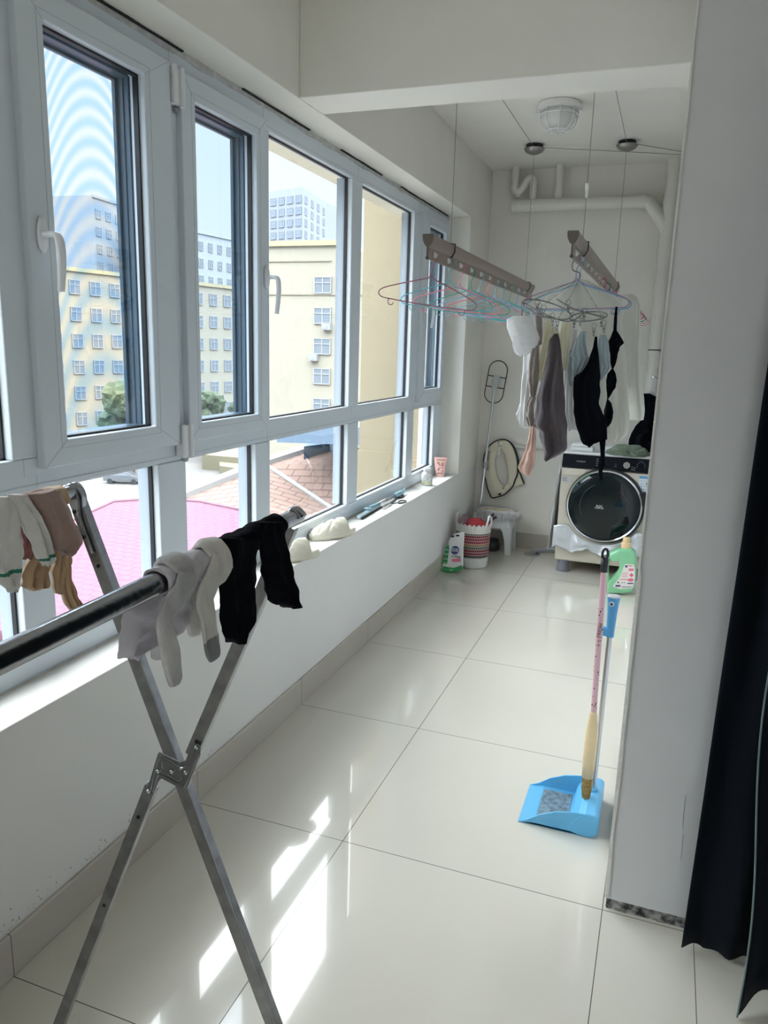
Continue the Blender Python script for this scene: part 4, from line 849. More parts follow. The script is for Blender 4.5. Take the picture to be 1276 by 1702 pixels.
# white cap
t = thing('baseball_cap', 'white baseball cap hanging from a clip at the left of the laundry', 'cap', at(868, 520, 'y', YC-.04))
b = B(); cloth(b, K([(213, 60, 175), (240, 10, 200), (300, 10, 232), (350, 26, 256), (390, 42, 268), (430, 58, 255), (470, 64, 226)]), YC-.04, .075, .0, 1, 2, top=.45, jit=0); obj('crown', b, WHT, t, smooth=True)
b = B(); cloth(b, K([(370, 60, 190), (440, 52, 214), (490, 66, 206), (515, 82, 180), (527, 104, 150)]), YC-.115, .010, .0, 1, 2, top=.8, jit=0); obj('brim', b, WHT, t, smooth=True)

# ------------------------------------------------------------------ washing machine
CHAMP = mat('champagne_enamel', (.60, .55, .46), .3, spec=.5); PANB = mat('glossy_black_panel', (.004, .006, .010), .25, spec=.25); DKG = mat('dark_door_glass', (.004, .009, .011), .05, spec=.45)
SILV = mat('silver_cover_fabric', (.60, .62, .64), .38, metal=.35, bump=.5, bscale=18); GREYP = mat('grey_rubber_pad', (.20, .20, .24), .6)
WX0, WX1, WY0, WY1, WZ0, WZ1 = .732, 1.330, 5.372, 5.905, .085, .845
wm = thing('washing_machine', 'champagne front-loading washing machine with a round black glass door', 'washing machine', ((WX0+WX1)/2, 5.64, 0))
b = B(); prism(b, [(WX0, WY0, WZ0), (WX1, WY0, WZ0), (WX1, WY0, .755), (WX0, WY0, .755)], (0, WY1-WY0, 0)); obj('body', b, CHAMP, wm, bevel=.008)
b = B(); prism(b, [(WX0, WY0-.002, .757), (WX0, WY0+.022, WZ1), (WX0, WY1, WZ1), (WX0, WY1, .757)], (WX1-WX0, 0, 0)); obj('control_panel', b, PANB, wm, bevel=.006)
b = B(); box(b, (WX0-.004, WY0+.03, WZ1), (WX1+.004, WY1, WZ1+.018)); obj('top_plate', b, mat('white_enamel', (.75, .75, .73), .3), wm, bevel=.005)
b = B(); box(b, (WX0+.003, WY0-.004, .70), (WX0+.168, WY0+.01, .752)); d_ = obj('detergent_drawer', b, CHAMP, wm, bevel=.004)
b = B(); box(b, (WX0+.004, WY0-.0045, .7520), (WX1-.004, WY0, .7555)); obj('panel_gap', b, RUB, wm)
DC = Vector((1.040, WY0, .508)); RX = Matrix.Rotation(PI/2, 4, 'X')
b = B(); lathe(b, [(.262, -.002), (.264, .012), (.258, .026), (.246, .030), (.244, .020), (.10, .018)], M=Matrix.Translation(DC+Vector((.006, 0, 0))) @ RX, seg=72); door = obj('door', b, BLK, wm, smooth=True, auto=.5)
b = B(); lathe(b, [(.251, .024), (.252, .034), (.247, .040), (.240, .036), (.238, .026)], M=Matrix.Translation(DC) @ RX, seg=72); obj('chrome_ring', b, CHR_W := mat('bright_chrome', (.75, .76, .78), .12, metal=1), door, smooth=True, auto=.5)
b = B(); lathe(b, [(.239, .028), (.236, .036), (.20, .041), (.10, .045), (.02, .046)], M=Matrix.Translation(DC) @ RX, seg=72); obj('door_glass', b, DKG, door, smooth=True)
b = B()
for k, (rr, a0, a1) in enumerate(((.155, .3, .75), (.150, -1.1, -.6), (.160, 2.0, 3.6))): tube(b, [DC+Vector((rr*math.cos(a), -.0455+.0 if rr < .2 else 0, rr*math.sin(a))) for a in (a0+(a1-a0)*j/20 for j in range(21))], .0012, 5)
obj('drum_rim_mark', b, mat('dim_steel', (.12, .14, .15), .4, metal=.6), door)
b = B(); box(b, (DC.x+.235, WY0-.036, DC.z-.0+.02), (DC.x+.268, WY0-.006, DC.z+.12)); obj('door_handle', b, BLK, door, bevel=.008)
WTX = mat('white_print', (.80, .82, .82), .6); GTX = mat('grey_print', (.30, .32, .34), .6)
text('door_print', 'BLDC', face_y(DC+Vector((-.028, -.0475, .002))), .017, WTX, door); text('door_print', 'INVERTER', face_y(DC+Vector((-.028, -.0475, -.012))), .013, WTX, door)
def panp(x, z): f = (z-.757)/(.845-.757); return Vector((x, WY0-.0035+.024*f, z))
PR = Matrix.Rotation(PI/2-.27, 4, 'X')
text('panel_print', 'sanpun', Matrix.Translation(panp(.860, .803)) @ PR, .022, GTX, wm)
b = B()
for x, z in ((.968, .826), (.968, .812), (.968, .797), (.968, .783), (1.09, .80), (1.09, .785), (1.20, .79), (1.215, .785), (1.20, .775), (1.215, .77)):
    p = panp(x, z); box(b, p-Vector((.006, .001, .0015)), p+Vector((.006, .002, .0015)))
obj('indicator_marks', b, GTX, wm)
b = B(); lathe(b, [(.026, 0), (.026, .010), (.022, .020)], M=Matrix.Translation(panp(1.163, .796)) @ Matrix.Rotation(PI/2-.27, 4, 'X'), seg=36); obj('program_knob', b, CHR_W, wm, smooth=True, auto=.5)
b = B(); tube(b, [panp(1.255, .80)+Vector((.026*math.cos(a), -.001, .026*math.sin(a))) for a in (2*PI*k/30 for k in range(30))], .001, 4, closed=True); text('panel_print', '- - - - -', Matrix.Translation(panp(1.255, .835)) @ PR, .012, GTX, wm); obj('dial_print', b, GTX, wm)
# stickers
b = B(); box(b, (.740, WY0-.0052, .650), (.776, WY0-.0040, .690)); o = obj('sticker', b, mat('lilac_sticker', (.62, .60, .68), .5), wm); 
for i, (x, z) in enumerate(((.750, .679), (.766, .679), (.750, .662), (.766, .662))): text('sticker_print', '品质保证'[i], face_y((x, WY0-.0056, z)), .016, INK, o)
b = B(); box(b, (.784, WY0-.0052, .652), (.808, WY0-.0040, .690)); obj('sticker', b, mat('grey_green_sticker', (.50, .56, .54), .5), wm)
b = B(); box(b, (1.252, WY0-.003, .625), (1.322, WY0-.0002, .735)); o = obj('energy_label', b, mat('label_white', (.74, .78, .80), .5), wm)
b = B(); box(b, (1.252, WY0-.004, .718), (1.322, WY0-.003, .735)); box(b, (1.252, WY0-.004, .625), (1.322, WY0-.003, .631)); obj('blue_band', b, mat('label_blue', (.12, .35, .62), .5), o)
b = B(); [box(b, (1.262+dx, WY0-.004, z), (1.262+dx+w_, WY0-.003, z+.003)) for dx, w_, z in ((0, .01, .70), (.02, .014, .70), (.04, .015, .704), (0, .03, .68), (0, .045, .665), (0, .05, .645))]; box(b, (1.298, WY0-.004, .676), (1.312, WY0-.003, .694)); obj('label_print', b, mat('label_ink', (.20, .30, .40), .6), o)
text('label_print', '1', face_y((1.268, WY0-.0042, .697)), .02, mat('label_ink2', (.15, .3, .5), .6), o)
for x in (.790, 1.300):
    for y in (5.42, 5.86):
        b = B(); lathe(b, [(.050, 0), (.051, .012), (.044, .016), (.040, .066), (.040, .085)], c=(x, y, 0), seg=30); tube(b, [Vector((x+.046*math.cos(a), y+.046*math.sin(a), .014)) for a in (2*PI*k/30 for k in range(30))], .002, 5, closed=True); obj('rubber_foot', b, GREYP, wm, smooth=True, auto=.5)
# silver dust cover slipped down round the base
t = thing('dust_cover', 'silver fabric dust cover pulled down around the base of the washing machine', 'cover', (1.03, 5.36, .2))
b = B(); n = 60
def cz(u): x = WX0-.02+(WX1-WX0+.04)*u; dd = (x-DC.x)/.275; top = .335; r2 = 1-dd*dd; arch = DC.z-.272*math.sqrt(r2) if r2 > 0 else 9; return x, min(top+.03*noise.noise(Vector((u*4, 0, 0))), arch-.004)
G = [[], []]
for k in range(2):
    for i in range(n+1):
        x, zt = cz(i/n); zb = .155+.028*abs(math.sin(i*.17+1))+.02*noise.noise(Vector((i*.2, 5, 0))); col = []
        for j in range(13):
            f = j/12; z = zt+(zb-zt)*f; y = WY0-.014-.020*f-.012*noise.noise(Vector((i*.16, f*3, 8)))-.008*math.sin(i*.35+f*2)+(.004 if k else 0); col.append(b.verts.new((x, y, z)))
        G[k].append(col)
for k in range(2):
    for i in range(n):
        for j in range(12): b.faces.new((G[k][i][j], G[k][i+1][j], G[k][i+1][j+1], G[k][i][j+1]))
for i in range(n):
    for j in (0, 12): b.faces.new((G[0][i][j], G[0][i+1][j], G[1][i+1][j], G[1][i][j]))
obj('front_skirt', b, SILV, t, smooth=True)
b = B()
G = [[], []]
for k in range(2):
    for i in range(16):
        f = i/15; col = []
        for j in range(25):
            g = j/24; z = .80-(.80-.15)*g; hw = .03+.20*g; y = WY0-.01+hw*f; x = WX0-.006-.05*g*(1-f)**.6-.012*noise.noise(Vector((i*.4, g*6, 2)))-.008*g*math.sin(i*1.3+g*4)-(.003 if k else 0); col.append(b.verts.new((x, y, z)))
        G[k].append(col)
for k in range(2):
    for i in range(15):
        for j in range(24): b.faces.new((G[k][i][j], G[k][i+1][j], G[k][i+1][j+1], G[k][i][j+1]))
for j in range(24):
    for i in (0, 15): b.faces.new((G[0][i][j], G[0][i][j+1], G[1][i][j+1], G[1][i][j]))
obj('side_skirt', b, SILV, t, smooth=True)
# laundry on the machine
def pile(name, label, cat, c, r, m, seed, sub=5, amp=.35, fold=14):
    b = B(); bmesh.ops.create_icosphere(b, subdivisions=sub, radius=1)
    for v in b.verts:
        q_ = v.co.copy(); n_ = .5*noise.noise(q_*1.6+Vector((seed, 0, 0)))+amp*.5*abs(math.sin(fold*.35*(q_.x+.6*q_.y+1.4*noise.noise(q_*1.5+Vector((0, seed, 0))))*2))
        q_ *= (1+n_*.55); v.co = Vector((q_.x*r[0], q_.y*r[1], max(-.35, q_.z)*r[2]+.35*r[2]))+Vector(c)
    return tag(obj(name, b, m, smooth=True), label, cat)
ZM = WZ1+.019
pile('black_clothes', 'heap of black clothes piled on the right of the washing machine', 'clothes', (1.262, 5.68, ZM), (.075, .16, .105), BLKF, 3)
b = B(); cloth(b, [(654, 1068, 1080), (660, 1066, 1091), (675, 1068, 1093), (695, 1068, 1096), (710, 1054, 1097), (728, 1046, 1097), (744, 1042, 1096)], 5.76, .05, .01, 2, 8); tag(obj('black_jacket', b, BLKF, smooth=True), 'black jacket hanging down against the wall above the washing machine', 'jacket')
pile('sage_cloth', 'crumpled sage green cloth on the front edge of the washing machine', 'cloth', (1.165, 5.445, ZM-.004), (.11, .060, .046), fab('sage_cloth_fabric', (.20, .25, .18), c2=(.12, .16, .11)), 5, amp=1.0, fold=30)
b = B(); box(b, (.775, 5.42, ZM), (.93, 5.56, ZM+.030)); box(b, (.78, 5.425, ZM+.031), (.925, 5.555, ZM+.055)); tag(obj('folded_towel', b, WHT, bevel=.010), 'white folded towel on the left of the washing machine', 'towel')
pile('white_cloth', 'small white cloth on the washing machine beside the sage cloth', 'cloth', (1.045, 5.50, ZM), (.05, .05, .03), WHT, 9, sub=4)
# drain hose
b = B(); tube(b, spline([(.80, 5.86, .05), (.68, 5.86, .035), (.60, 5.84, .022), (.54, 5.80, .022), (.52, 5.76, .014)], 10), .018, 12); tag(obj('drain_hose', b, mat('grey_hose', (.32, .33, .35), .5), smooth=True), 'grey drain hose lying on the floor left of the washing machine', 'hose')
b = B(); lathe(b, [(.06, 0), (.06, .003), (.05, .004)], c=(.515, 5.74, .0), seg=28); tag(obj('floor_drain', b, STEEL, smooth=True, auto=.5), 'round steel floor drain under the end of the grey hose', 'drain')

# ------------------------------------------------------------------ detergent bottle
GP = mat('light_green_plastic', (.24, .58, .32), .28, coat=.3); CAPC = mat('cream_orange_cap', (.80, .58, .32), .35)
BP = at(1034, 990, 'z', 0); BP.y += .04
t = thing('detergent_bottle', 'large light green detergent bottle with handle and cream cap on the floor', 'bottle', BP)
def bp(px, py): return at(px, py, 'y', BP.y)
s = 17.02; o_ = lambda a, c: bp(1000+a/s, 900+c/s)
outer = [(145, 1600), (140, 1340), (200, 1180), (300, 960), (320, 740), (300, 700), (215, 690), (205, 600), (205, 500), (250, 440), (400, 375), (530, 340), (790, 345), (880, 400), (945, 470), (965, 620), (965, 900), (945, 1200), (900, 1480), (840, 1585), (700, 1620), (400, 1620)]
hole = None
P = [o_(*q_) for q_ in outer]; z0 = min(p.z for p in P)
for p in P: p.z -= z0
cen = sum(P, Vector())/len(P)
def inflate(loop, depth, m, name, parent, steps=7, cy=None):
    b = B(); n = len(loop); c = sum(loop, Vector())/n; rings = []
    for k in range(-steps, steps+1):
        a = k/steps*PI/2; sc_ = .80+.20*math.cos(a)**.6 if abs(k) < steps else .78; yy = depth*math.sin(a); rings.append([b.verts.new(c+(p-c)*sc_+Vector((0, yy, 0))) for p in loop])
    for A_, C_ in zip(rings, rings[1:]):
        for j in range(n): b.faces.new((A_[j], A_[(j+1) % n], C_[(j+1) % n], C_[j]))
    b.faces.new(rings[0]); b.faces.new(rings[-1]); zmin = min(v.co.z for v in b.verts)
    return obj(name, b, m, parent, smooth=True, auto=.9)
# body (right part) with the handle as an arched tube on the left
body = [o_(*q_) for q_ in [(150, 1610), (150, 1340), (260, 1200), (400, 1050), (480, 880), (490, 700), (430, 600), (250, 640), (205, 560), (215, 470), (400, 375), (530, 340), (790, 345), (880, 400), (945, 470), (965, 620), (965, 900), (945, 1200), (900, 1480), (840, 1590), (700, 1620), (400, 1625)]]
for p in body: p.z = max(0, p.z-z0)
inflate(spline(body, 4, True), .046, GP, 'body', t)
b = B(); hp = [o_(*q_) for q_ in [(260, 560), (200, 640), (250, 800), (230, 960), (170, 1100), (190, 1300)]]
for p in hp: p.z -= z0
b = B(); tube(b, spline([o_(225, 560)+Vector((0, 0, -z0)), o_(150, 700)+Vector((0, 0, -z0)), o_(120, 900)+Vector((0, 0, -z0)), o_(130, 1150)+Vector((0, 0, -z0)), o_(190, 1350)+Vector((0, 0, -z0))], 8), .013, 14) ; obj('handle', b, GP, t, smooth=True)
cp = o_(662, 345); cp.z -= z0; k = abs((o_(800, 300)-o_(520, 300)).x)/2
b = B(); lathe(b, [(k*1.0, -.004), (k*1.02, .028), (k*.92, .034), (k*.80, .036), (k*.78, .058), (k*.66, .066), (k*.3, .068)], c=cp, seg=30); obj('cap', b, CAPC, t, smooth=True, auto=.6)
lab = [o_(*q_)-Vector((0, .047, z0)) for q_ in [(310, 1360), (400, 1270), (520, 1100), (610, 850), (650, 770), (890, 780), (915, 880), (925, 1150), (880, 1380), (840, 1450), (520, 1465), (320, 1400)]]
b = B(); prism(b, lab, (0, .004, 0)); L_ = obj('label', b, mat('label_cream', (.78, .74, .70), .5), t)
RD = mat('label_red', (.72, .16, .24), .5)
b = B()
for a, c, w_, h_ in ((740, 800, 125, 30), (755, 890, 135, 70), (560, 1010, 170, 14), (555, 1060, 170, 14), (550, 1110, 170, 14), (505, 1185, 200, 20)):
    q_ = [o_(*u)-Vector((0, .0478, z0)) for u in ((a, c), (a+w_, c), (a+w_, c+h_), (a, c+h_))]; prism(b, q_, (0, .002, 0))
for (a, c, ra, rc, m_) in ((830, 1075, 65, 60, 4), (805, 1210, 90, 45, 20)):
    prism(b, [o_(a+ra*math.cos(2*PI*j/m_), c+rc*math.sin(2*PI*j/m_))-Vector((0, .0478, z0)) for j in range(m_)], (0, .002, 0))
obj('red_print', b, RD, L_)
b = B()
for a, c, w_, h_ in ((710, 1290, 170, 34), (650, 800, 70, 60), (435, 1255, 45, 45), (555, 1270, 25, 30), (615, 1270, 25, 30), (380, 1350, 140, 50), (550, 1390, 290, 14), (560, 1425, 260, 10)):
    q_ = [o_(*u)-Vector((0, .0478, z0)) for u in ((a, c), (a+w_, c), (a+w_, c+h_), (a, c+h_))]; prism(b, q_, (0, .002, 0))
obj('dark_print', b, mat('label_navy', (.06, .06, .16), .6), L_)

# ------------------------------------------------------------------ dustpan and broom
SKY = mat('sky_blue_plastic', (.12, .44, .72), .35, coat=.2); PX = lambda px, py, y: at(px, py, 'y', y)
t = thing('dustpan', 'sky blue long-handled dustpan standing on the floor by the column', 'dustpan', (1.18, 2.40, 0))
yf, yb_ = 2.300, 2.535; xl = 1.045; xr = 1.300
b = B()   # side walls, back box and floor plate
def side(y):
    pts = [(xl, .002), (xl+.03, .016), (xl+.07, .045), (xl+.12, .068), (xl+.18, .080), (xr-.04, .082), (xr-.012, .080), (xr, .070), (xr, .018), (xr-.02, .002)]
    return [(x, y, z) for x, z in pts]
prism(b, side(yf), (0, .005, 0)); obj('side_wall', b, SKY, t, bevel=.0015)
b = B(); prism(b, side(yb_), (0, .005, 0)); obj('side_wall', b, SKY, t, bevel=.0015)
b = B(); prism(b, [(xl, yf, .001), (xl+.05, yf, .010), (xr-.02, yf, .010), (xr-.02, yf, .005), (xl+.05, yf, .004), (xl, yf, 0)], (0, yb_-yf+.005, 0)); obj('floor_plate', b, SKY, t)
b = B(); prism(b, [(xl+.055, yf+.02, .0105), (xr-.10, yf+.02, .0105), (xr-.10, yb_-.02, .0105), (xl+.055, yb_-.02, .0105)], (0, 0, .0008)); obj('dust', b, mat('dusty_blue', (.18, .28, .36), .9, col2=(.10, .13, .15), vscale=60), t)
b = B()
pr_ = [(xr-.095, .010), (xr-.085, .045), (xr-.062, .074), (xr-.04, .084), (xr-.010, .083), (xr+.002, .074), (xr+.003, .02), (xr-.012, .002), (xr-.06, .002)]
prism(b, [(x, yf-.001, z) for x, z in pr_], (0, yb_-yf+.008, 0)); obj('rear_box', b, SKY, t, bevel=.005)
HP0 = Vector((xr-.030, 2.455, .080)); HP1 = PX(1013, 1058, 2.44); GT = PX(1020, 992, 2.44)
b = B(); tube(b, [HP0, HP1+(HP1-HP0).normalized()*.02], .0085, 18); obj('pole', b, STEEL, t, smooth=True, auto=.6)
b = B(); lathe(b, [(.016, 0), (.014, .014), (.0115, .018)], c=HP0-Vector((0, 0, .004)), seg=20); obj('socket', b, SKY, t, smooth=True)
ax_ = (GT-HP1); GRc = mat('grip_blue', (.10, .36, .64), .35); b = B(); tube(b, [HP1, HP1+ax_*.3, HP1+ax_*.6, GT-ax_*.02, GT], [.013, .014, .0155, .020, .0205], 22); g_ = obj('grip', b, GRc, t, smooth=True, auto=.6)
b = B(); lathe(b, [(.0195, 0), (.0195, .006), (.016, .008)], c=GT-ax_.normalized()*.003, seg=24); obj('grip_top', b, mat('pale_end', (.70, .68, .68), .5), g_, smooth=True, auto=.5)
ep = HP1+ax_*.86+Vector((-.004, -.0185, 0)); b = B(); lathe(b, [(.008, 0), (.008, .003), (.001, .0032)], M=Matrix.Translation(ep) @ Matrix.Rotation(PI/2, 4, 'X'), seg=24); e_ = obj('eye', b, WTX, g_)
b = B(); lathe(b, [(.0042, .003), (.0042, .0045), (.001, .0046)], M=Matrix.Translation(ep) @ Matrix.Rotation(PI/2, 4, 'X'), seg=20); obj('eye', b, BLK, g_)
BR = PX(1001, 1050, 2.40)
b = B(); hz = HP1.z; box(b, (PX(993, 1050, 2.43).x-.001, 2.425, hz+.004), (HP1.x, 2.448, hz+.030)); obj('broom_clip', b, GRc, t, bevel=.003)
BT = PX(1006, 914, 2.40); BB = PX(986, 1188, 2.40)
t = thing('broom', 'short pink-handled broom held in the clip of the blue dustpan', 'broom', (BB.x, BB.y, .1))
b = B(); K0 = BT.lerp(BB, .115); tube(b, [K0, BB], .0095, 18); ph = obj('handle', b, mat('pale_pink_plastic', (.68, .42, .46), .35), t, smooth=True, auto=.6)
b = B(); K1 = BT.lerp(BB, .05); tube(b, [K1, K0+(BB-BT)*.012], .0118, 18)
lp = [K1.lerp(BT, .0)+Vector((.0075*math.sin(a), 0, .0)) for a in (0,)]
tube(b, [K1+Vector((.0085*math.sin(a), 0, .014-.017*math.cos(a))) for a in (2*PI*k/20 for k in range(20))], .0042, 10, closed=True); obj('hanging_cap', b, BLK, t, smooth=True)
b = B(); r_ = random.Random(5); fl = [(.42, .0), (.40, .01), (.44, -.02), (.47, .03)]
for k in range(26):
    f = .34+.62*r_.random(); c_ = BT.lerp(BB, f); a = -PI/2+r_.uniform(-1.1, 1.1); q_ = c_+Vector((.0096*math.cos(a), .0096*math.sin(a), 0)); s_ = r_.uniform(.0012, .0030); bmesh.ops.create_icosphere(b, subdivisions=1, radius=s_, matrix=Matrix.Translation(q_) @ Matrix.Diagonal((1, .5, 1.3, 1)))
obj('paint_spots', b, INK, ph)
text('handle_print', 'FRESH', Matrix.Translation(BT.lerp(BB, .47)+Vector((.001, -.0105, 0))) @ Matrix.Rotation(PI/2, 4, 'X') @ Matrix.Rotation(PI/2-.07, 4, 'Z'), .018, INK, ph)
SB = PX(976, 1292, 2.40); b = B(); strap(b, [BB+Vector((0, 0, .012)), BB, BB.lerp(SB, .3), BB.lerp(SB, .7), SB], [.011, .013, .0195, .021, .019], [.011, .012, .014, .015, .014], (1, 0, 0), seg=20)
obj('straw_sleeve', b, mat('yellow_translucent_sleeve', (.80, .62, .36), .35, var=.12, vscale=9), t, smooth=True)
b = B(); EB = PX(973, 1326, 2.40)
for k in range(90):
    a = 2*PI*r_.random(); q_ = math.sqrt(r_.random()); o1 = Vector((.016*q_*math.cos(a), .012*q_*math.sin(a), 0)); o2 = Vector((.013*q_*math.cos(a+.3), .011*q_*math.sin(a), r_.uniform(-.006, .006))); tube(b, [SB+o1+Vector((0, 0, .015)), SB.lerp(EB, .5)+o1*1.1, EB+o2], [.0011, .0011, .0008], 5)
obj('bristles', b, mat('straw', (.62, .42, .16), .8, var=.4, vscale=80), t); t.children[-1]['kind'] = 'stuff'

# ------------------------------------------------------------------ corner: basket, bag, stool, mop, ring cover
BC = at(777, 947, 'z', 0)+Vector((0, .115, 0))
def basket_mat():
    m = mat('woven_plastic_strips', (.7, .7, .66), .45); tt = m.node_tree; bs = tt.nodes['Principled BSDF']; N = tt.nodes.new; L = tt.links.new
    tc = N('ShaderNodeTexCoord'); sp = N('ShaderNodeSeparateXYZ'); L(tc.outputs['Object'], sp.inputs[0])
    def mt(op, a, b_=None, c_=None):
        q = N('ShaderNodeMath'); q.operation = op
        for i, z in enumerate((a, b_, c_)):
            if z is None: continue
            if isinstance(z, (int, float)): q.inputs[i].default_value = z
            else: L(z, q.inputs[i])
        return q.outputs[0]
    an = mt('ARCTAN2', sp.outputs['Y'], sp.outputs['X']); u = mt('MULTIPLY', an, 46/(2*PI)); z = sp.outputs['Z']
    v = mt('DIVIDE', z, .021); row = mt('FLOOR', v)
    fu = mt('SUBTRACT', mt('FRACT', mt('ADD', u, mt('MULTIPLY', mt('MODULO', row, 2), .5))), .5); fv = mt('SUBTRACT', mt('FRACT', v), .5)
    d = mt('ADD', mt('MULTIPLY', fu, fu), mt('MULTIPLY', mt('MULTIPLY', fv, fv), .9)); bead = mt('LESS_THAN', d, .245)
    r = N('ShaderNodeValToRGB'); r.color_ramp.interpolation = 'CONSTANT'; L(mt('DIVIDE', z, .32), r.inputs[0]); e = r.color_ramp.elements
    e[0].position = 0; e[0].color = (.70, .69, .65, 1); e[1].position = .25; e[1].color = (.04, .035, .045, 1)
    for p_, c_ in ((.32, (.20, .008, .02)), (.46, (.10, .09, .08)), (.54, (.38, .20, .08)), (.58, (.24, .012, .03)), (.70, (.22, .01, .025)), (.77, (.10, .09, .08)), (.82, (.70, .69, .65))): q = e.new(p_); q.color = (*c_, 1)
    mx = N('ShaderNodeMix'); mx.data_type = 'RGBA'; L(bead, mx.inputs['Factor']); mx.inputs[6].default_value = (.66, .64, .60, 1); L(r.outputs[0], mx.inputs[7]); L(mx.outputs[2], bs.inputs['Base Color'])
    bp_ = N('ShaderNodeBump'); bp_.inputs['Strength'].default_value = .8; bp_.inputs['Distance'].default_value = .004; L(mt('SUBTRACT', .3, d), bp_.inputs['Height']); L(bp_.outputs[0], bs.inputs['Normal'])
    return m
t = thing('woven_basket', 'white woven plastic basket with red and dark bead bands in the corner', 'basket', BC)
b = B(); n = 92; prof = [(.098, 0), (.108, .012), (.112, .05), (.116, .12), (.120, .20), (.122, .262), (.124, .30), (.126, .318)]
rings = []
for r0_, z in prof:
    zz = z; rings.append([b.verts.new((r0_*1.0*math.cos(2*PI*k/n)*(1+.012*(k % 2)), r0_*.92*math.sin(2*PI*k/n)*(1+.012*(k % 2)), zz+(.010*(1 if k % 4 < 2 else 0) if z > .31 else 0))) for k in range(n)])
for A_, C_ in zip(rings, rings[1:]):
    for k in range(n): b.faces.new((A_[k], A_[(k+1) % n], C_[(k+1) % n], C_[k]))
b.faces.new(rings[0])
o = obj('woven_body', b, basket_mat()); o.parent = t; o.matrix_basis = Matrix.Identity(4); sm_ = o.modifiers.new('s', 'SOLIDIFY'); sm_.thickness = .004; sm_.offset = -1
PLW = mat('white_plastic_cord', (.76, .75, .72), .45)
for sx_, lab_ in ((1, 0), (-1, 0)):
    b = B(); a0 = -.25 if sx_ > 0 else PI-.15
    q_ = [BC+Vector((.122*math.cos(a0-.35), .114*math.sin(a0-.35), .30)), BC+Vector((.128*math.cos(a0-.22), .12*math.sin(a0-.22), .36)), BC+Vector((.120*math.cos(a0), .11*math.sin(a0), .385)), BC+Vector((.128*math.cos(a0+.22), .12*math.sin(a0+.22), .36)), BC+Vector((.122*math.cos(a0+.35), .114*math.sin(a0+.35), .30))]
    tube(b, spline(q_, 8), .007, 10); obj('handle', b, PLW, t, smooth=True)
pile('red_cloth', 'crumpled red cloth filling the top of the woven basket', 'cloth', (BC.x+.01, BC.y, .275), (.095, .085, .05), mat('red_shiny_cloth', (.42, .03, .045), .45), 4, amp=.5)
pile('clear_plastic_bag', 'crumpled clear plastic bag with red trim at the left of the basket', 'bag', (BC.x-.07, BC.y-.01, .30), (.035, .05, .055), mat('clear_mauve_plastic', (.50, .34, .38), .2, trans=.5), 6, sub=4)
b = B()
for a_, c_ in (((BC.x+.07, BC.y-.01, .30), (BC.x+.135, BC.y+.03, .395)), ((BC.x+.09, BC.y+.02, .29), (BC.x+.150, BC.y+.05, .37))): tube(b, spline([a_, Vector(a_).lerp(Vector(c_), .6)+Vector((0, 0, .012)), c_], 5), .010, 10)
tag(obj('black_tool_handles', b, BLK, smooth=True), 'pair of black tool handles sticking out of the woven basket', 'tool')
# washing powder bag
bw = at(755, 957, 'z', 0); bw.y = 5.02; bw.x = at(755, 930, 'y', 5.02).x
t = thing('washing_powder_bag', 'white and green bag of washing powder with handle holes standing before the basket', 'bag', (bw.x, bw.y, 0))
lo = [(735, 955), (738, 940), (743, 922), (746, 908), (750, 900), (757, 896), (768, 894), (771, 896), (770, 915), (769, 940), (768, 953), (760, 958), (745, 959)]
Lp = [at(a, c, 'y', bw.y) for a, c in lo]; z0 = min(p.z for p in Lp)
for p in Lp: p.z -= z0
Lq = spline(Lp, 3, True); cc = sum(Lq, Vector())/len(Lq)
b = B(); rings = []
for k in range(-4, 5):
    rings.append([b.verts.new(cc+(p-cc)*(1-.06*abs(k)/4)+Vector((0, (.030*(1-max(0, (p.z)/.24)*.75))*k/4, 0))) for p in Lq])
m_ = len(Lq)
for A_, C_ in zip(rings, rings[1:]):
    for j in range(m_): b.faces.new((A_[j], A_[(j+1) % m_], C_[(j+1) % m_], C_[j]))
b.faces.new(rings[0]); b.faces.new(rings[-1])
hgt = max(p.z for p in Lq)
for f in b.faces:
    c_ = f.calc_center_median()
    if c_.z < hgt*.17: f.material_index = 1
GB = mat('bag_green', (.03, .30, .09), .35)
o = obj('bag_body', b, [mat('bag_white', (.78, .78, .76), .35), GB], t, smooth=True, auto=.8)
yfb = bw.y-.026
def pf(px, py, dy=0): p = at(px, py, 'y', bw.y); return Vector((p.x, bw.y-.030*(1-max(0, (p.z-z0)/.24)*.75)-.0025-dy, p.z-z0))
b = B()
for (a, c, ra, rc, m2) in ((756.5, 923, 7.0, 6.8, 24),): prism(b, [pf(a+ra*math.cos(2*PI*j/m2), c+rc*math.sin(2*PI*j/m2)) for j in range(m2)], (0, .003, 0))
obj('blue_roundel', b, mat('bag_navy', (.03, .06, .20), .5), o)
text('roundel_print', '超能', Matrix.Translation(pf(756.5, 923, .002)) @ RX, .030, WTX, o)
text('bag_print', '天然皂粉', Matrix.Translation(pf(758.5, 934, .001)) @ RX, .017, INK, o)
b = B(); prism(b, [pf(a, c) for a, c in ((752, 937), (766, 936.5), (766, 941.5), (752, 942))], (0, .002, 0)); obj('pink_band', b, mat('bag_pink', (.78, .22, .30), .5), o)
b = B(); prism(b, [pf(a, c) for a, c in ((736.5, 945), (741, 917), (746, 914), (747, 920), (744, 946))], (0, .002, 0)); obj('green_side_panel', b, GB, o)
b = B(); prism(b, [pf(a, c, .0003) for a, c in ((737, 957), (737.5, 948), (745, 950), (755, 951.5), (763, 949), (768.5, 947), (768, 955), (752, 958.5))], (0, .002, 0)); obj('green_base', b, GB, o)
b = B()
for y in (921, 928, 936, 943): prism(b, [pf(a, c, .001) for a, c in ((738, y), (746, y+1.2), (746, y+2), (738, y+.8))], (0, .001, 0))
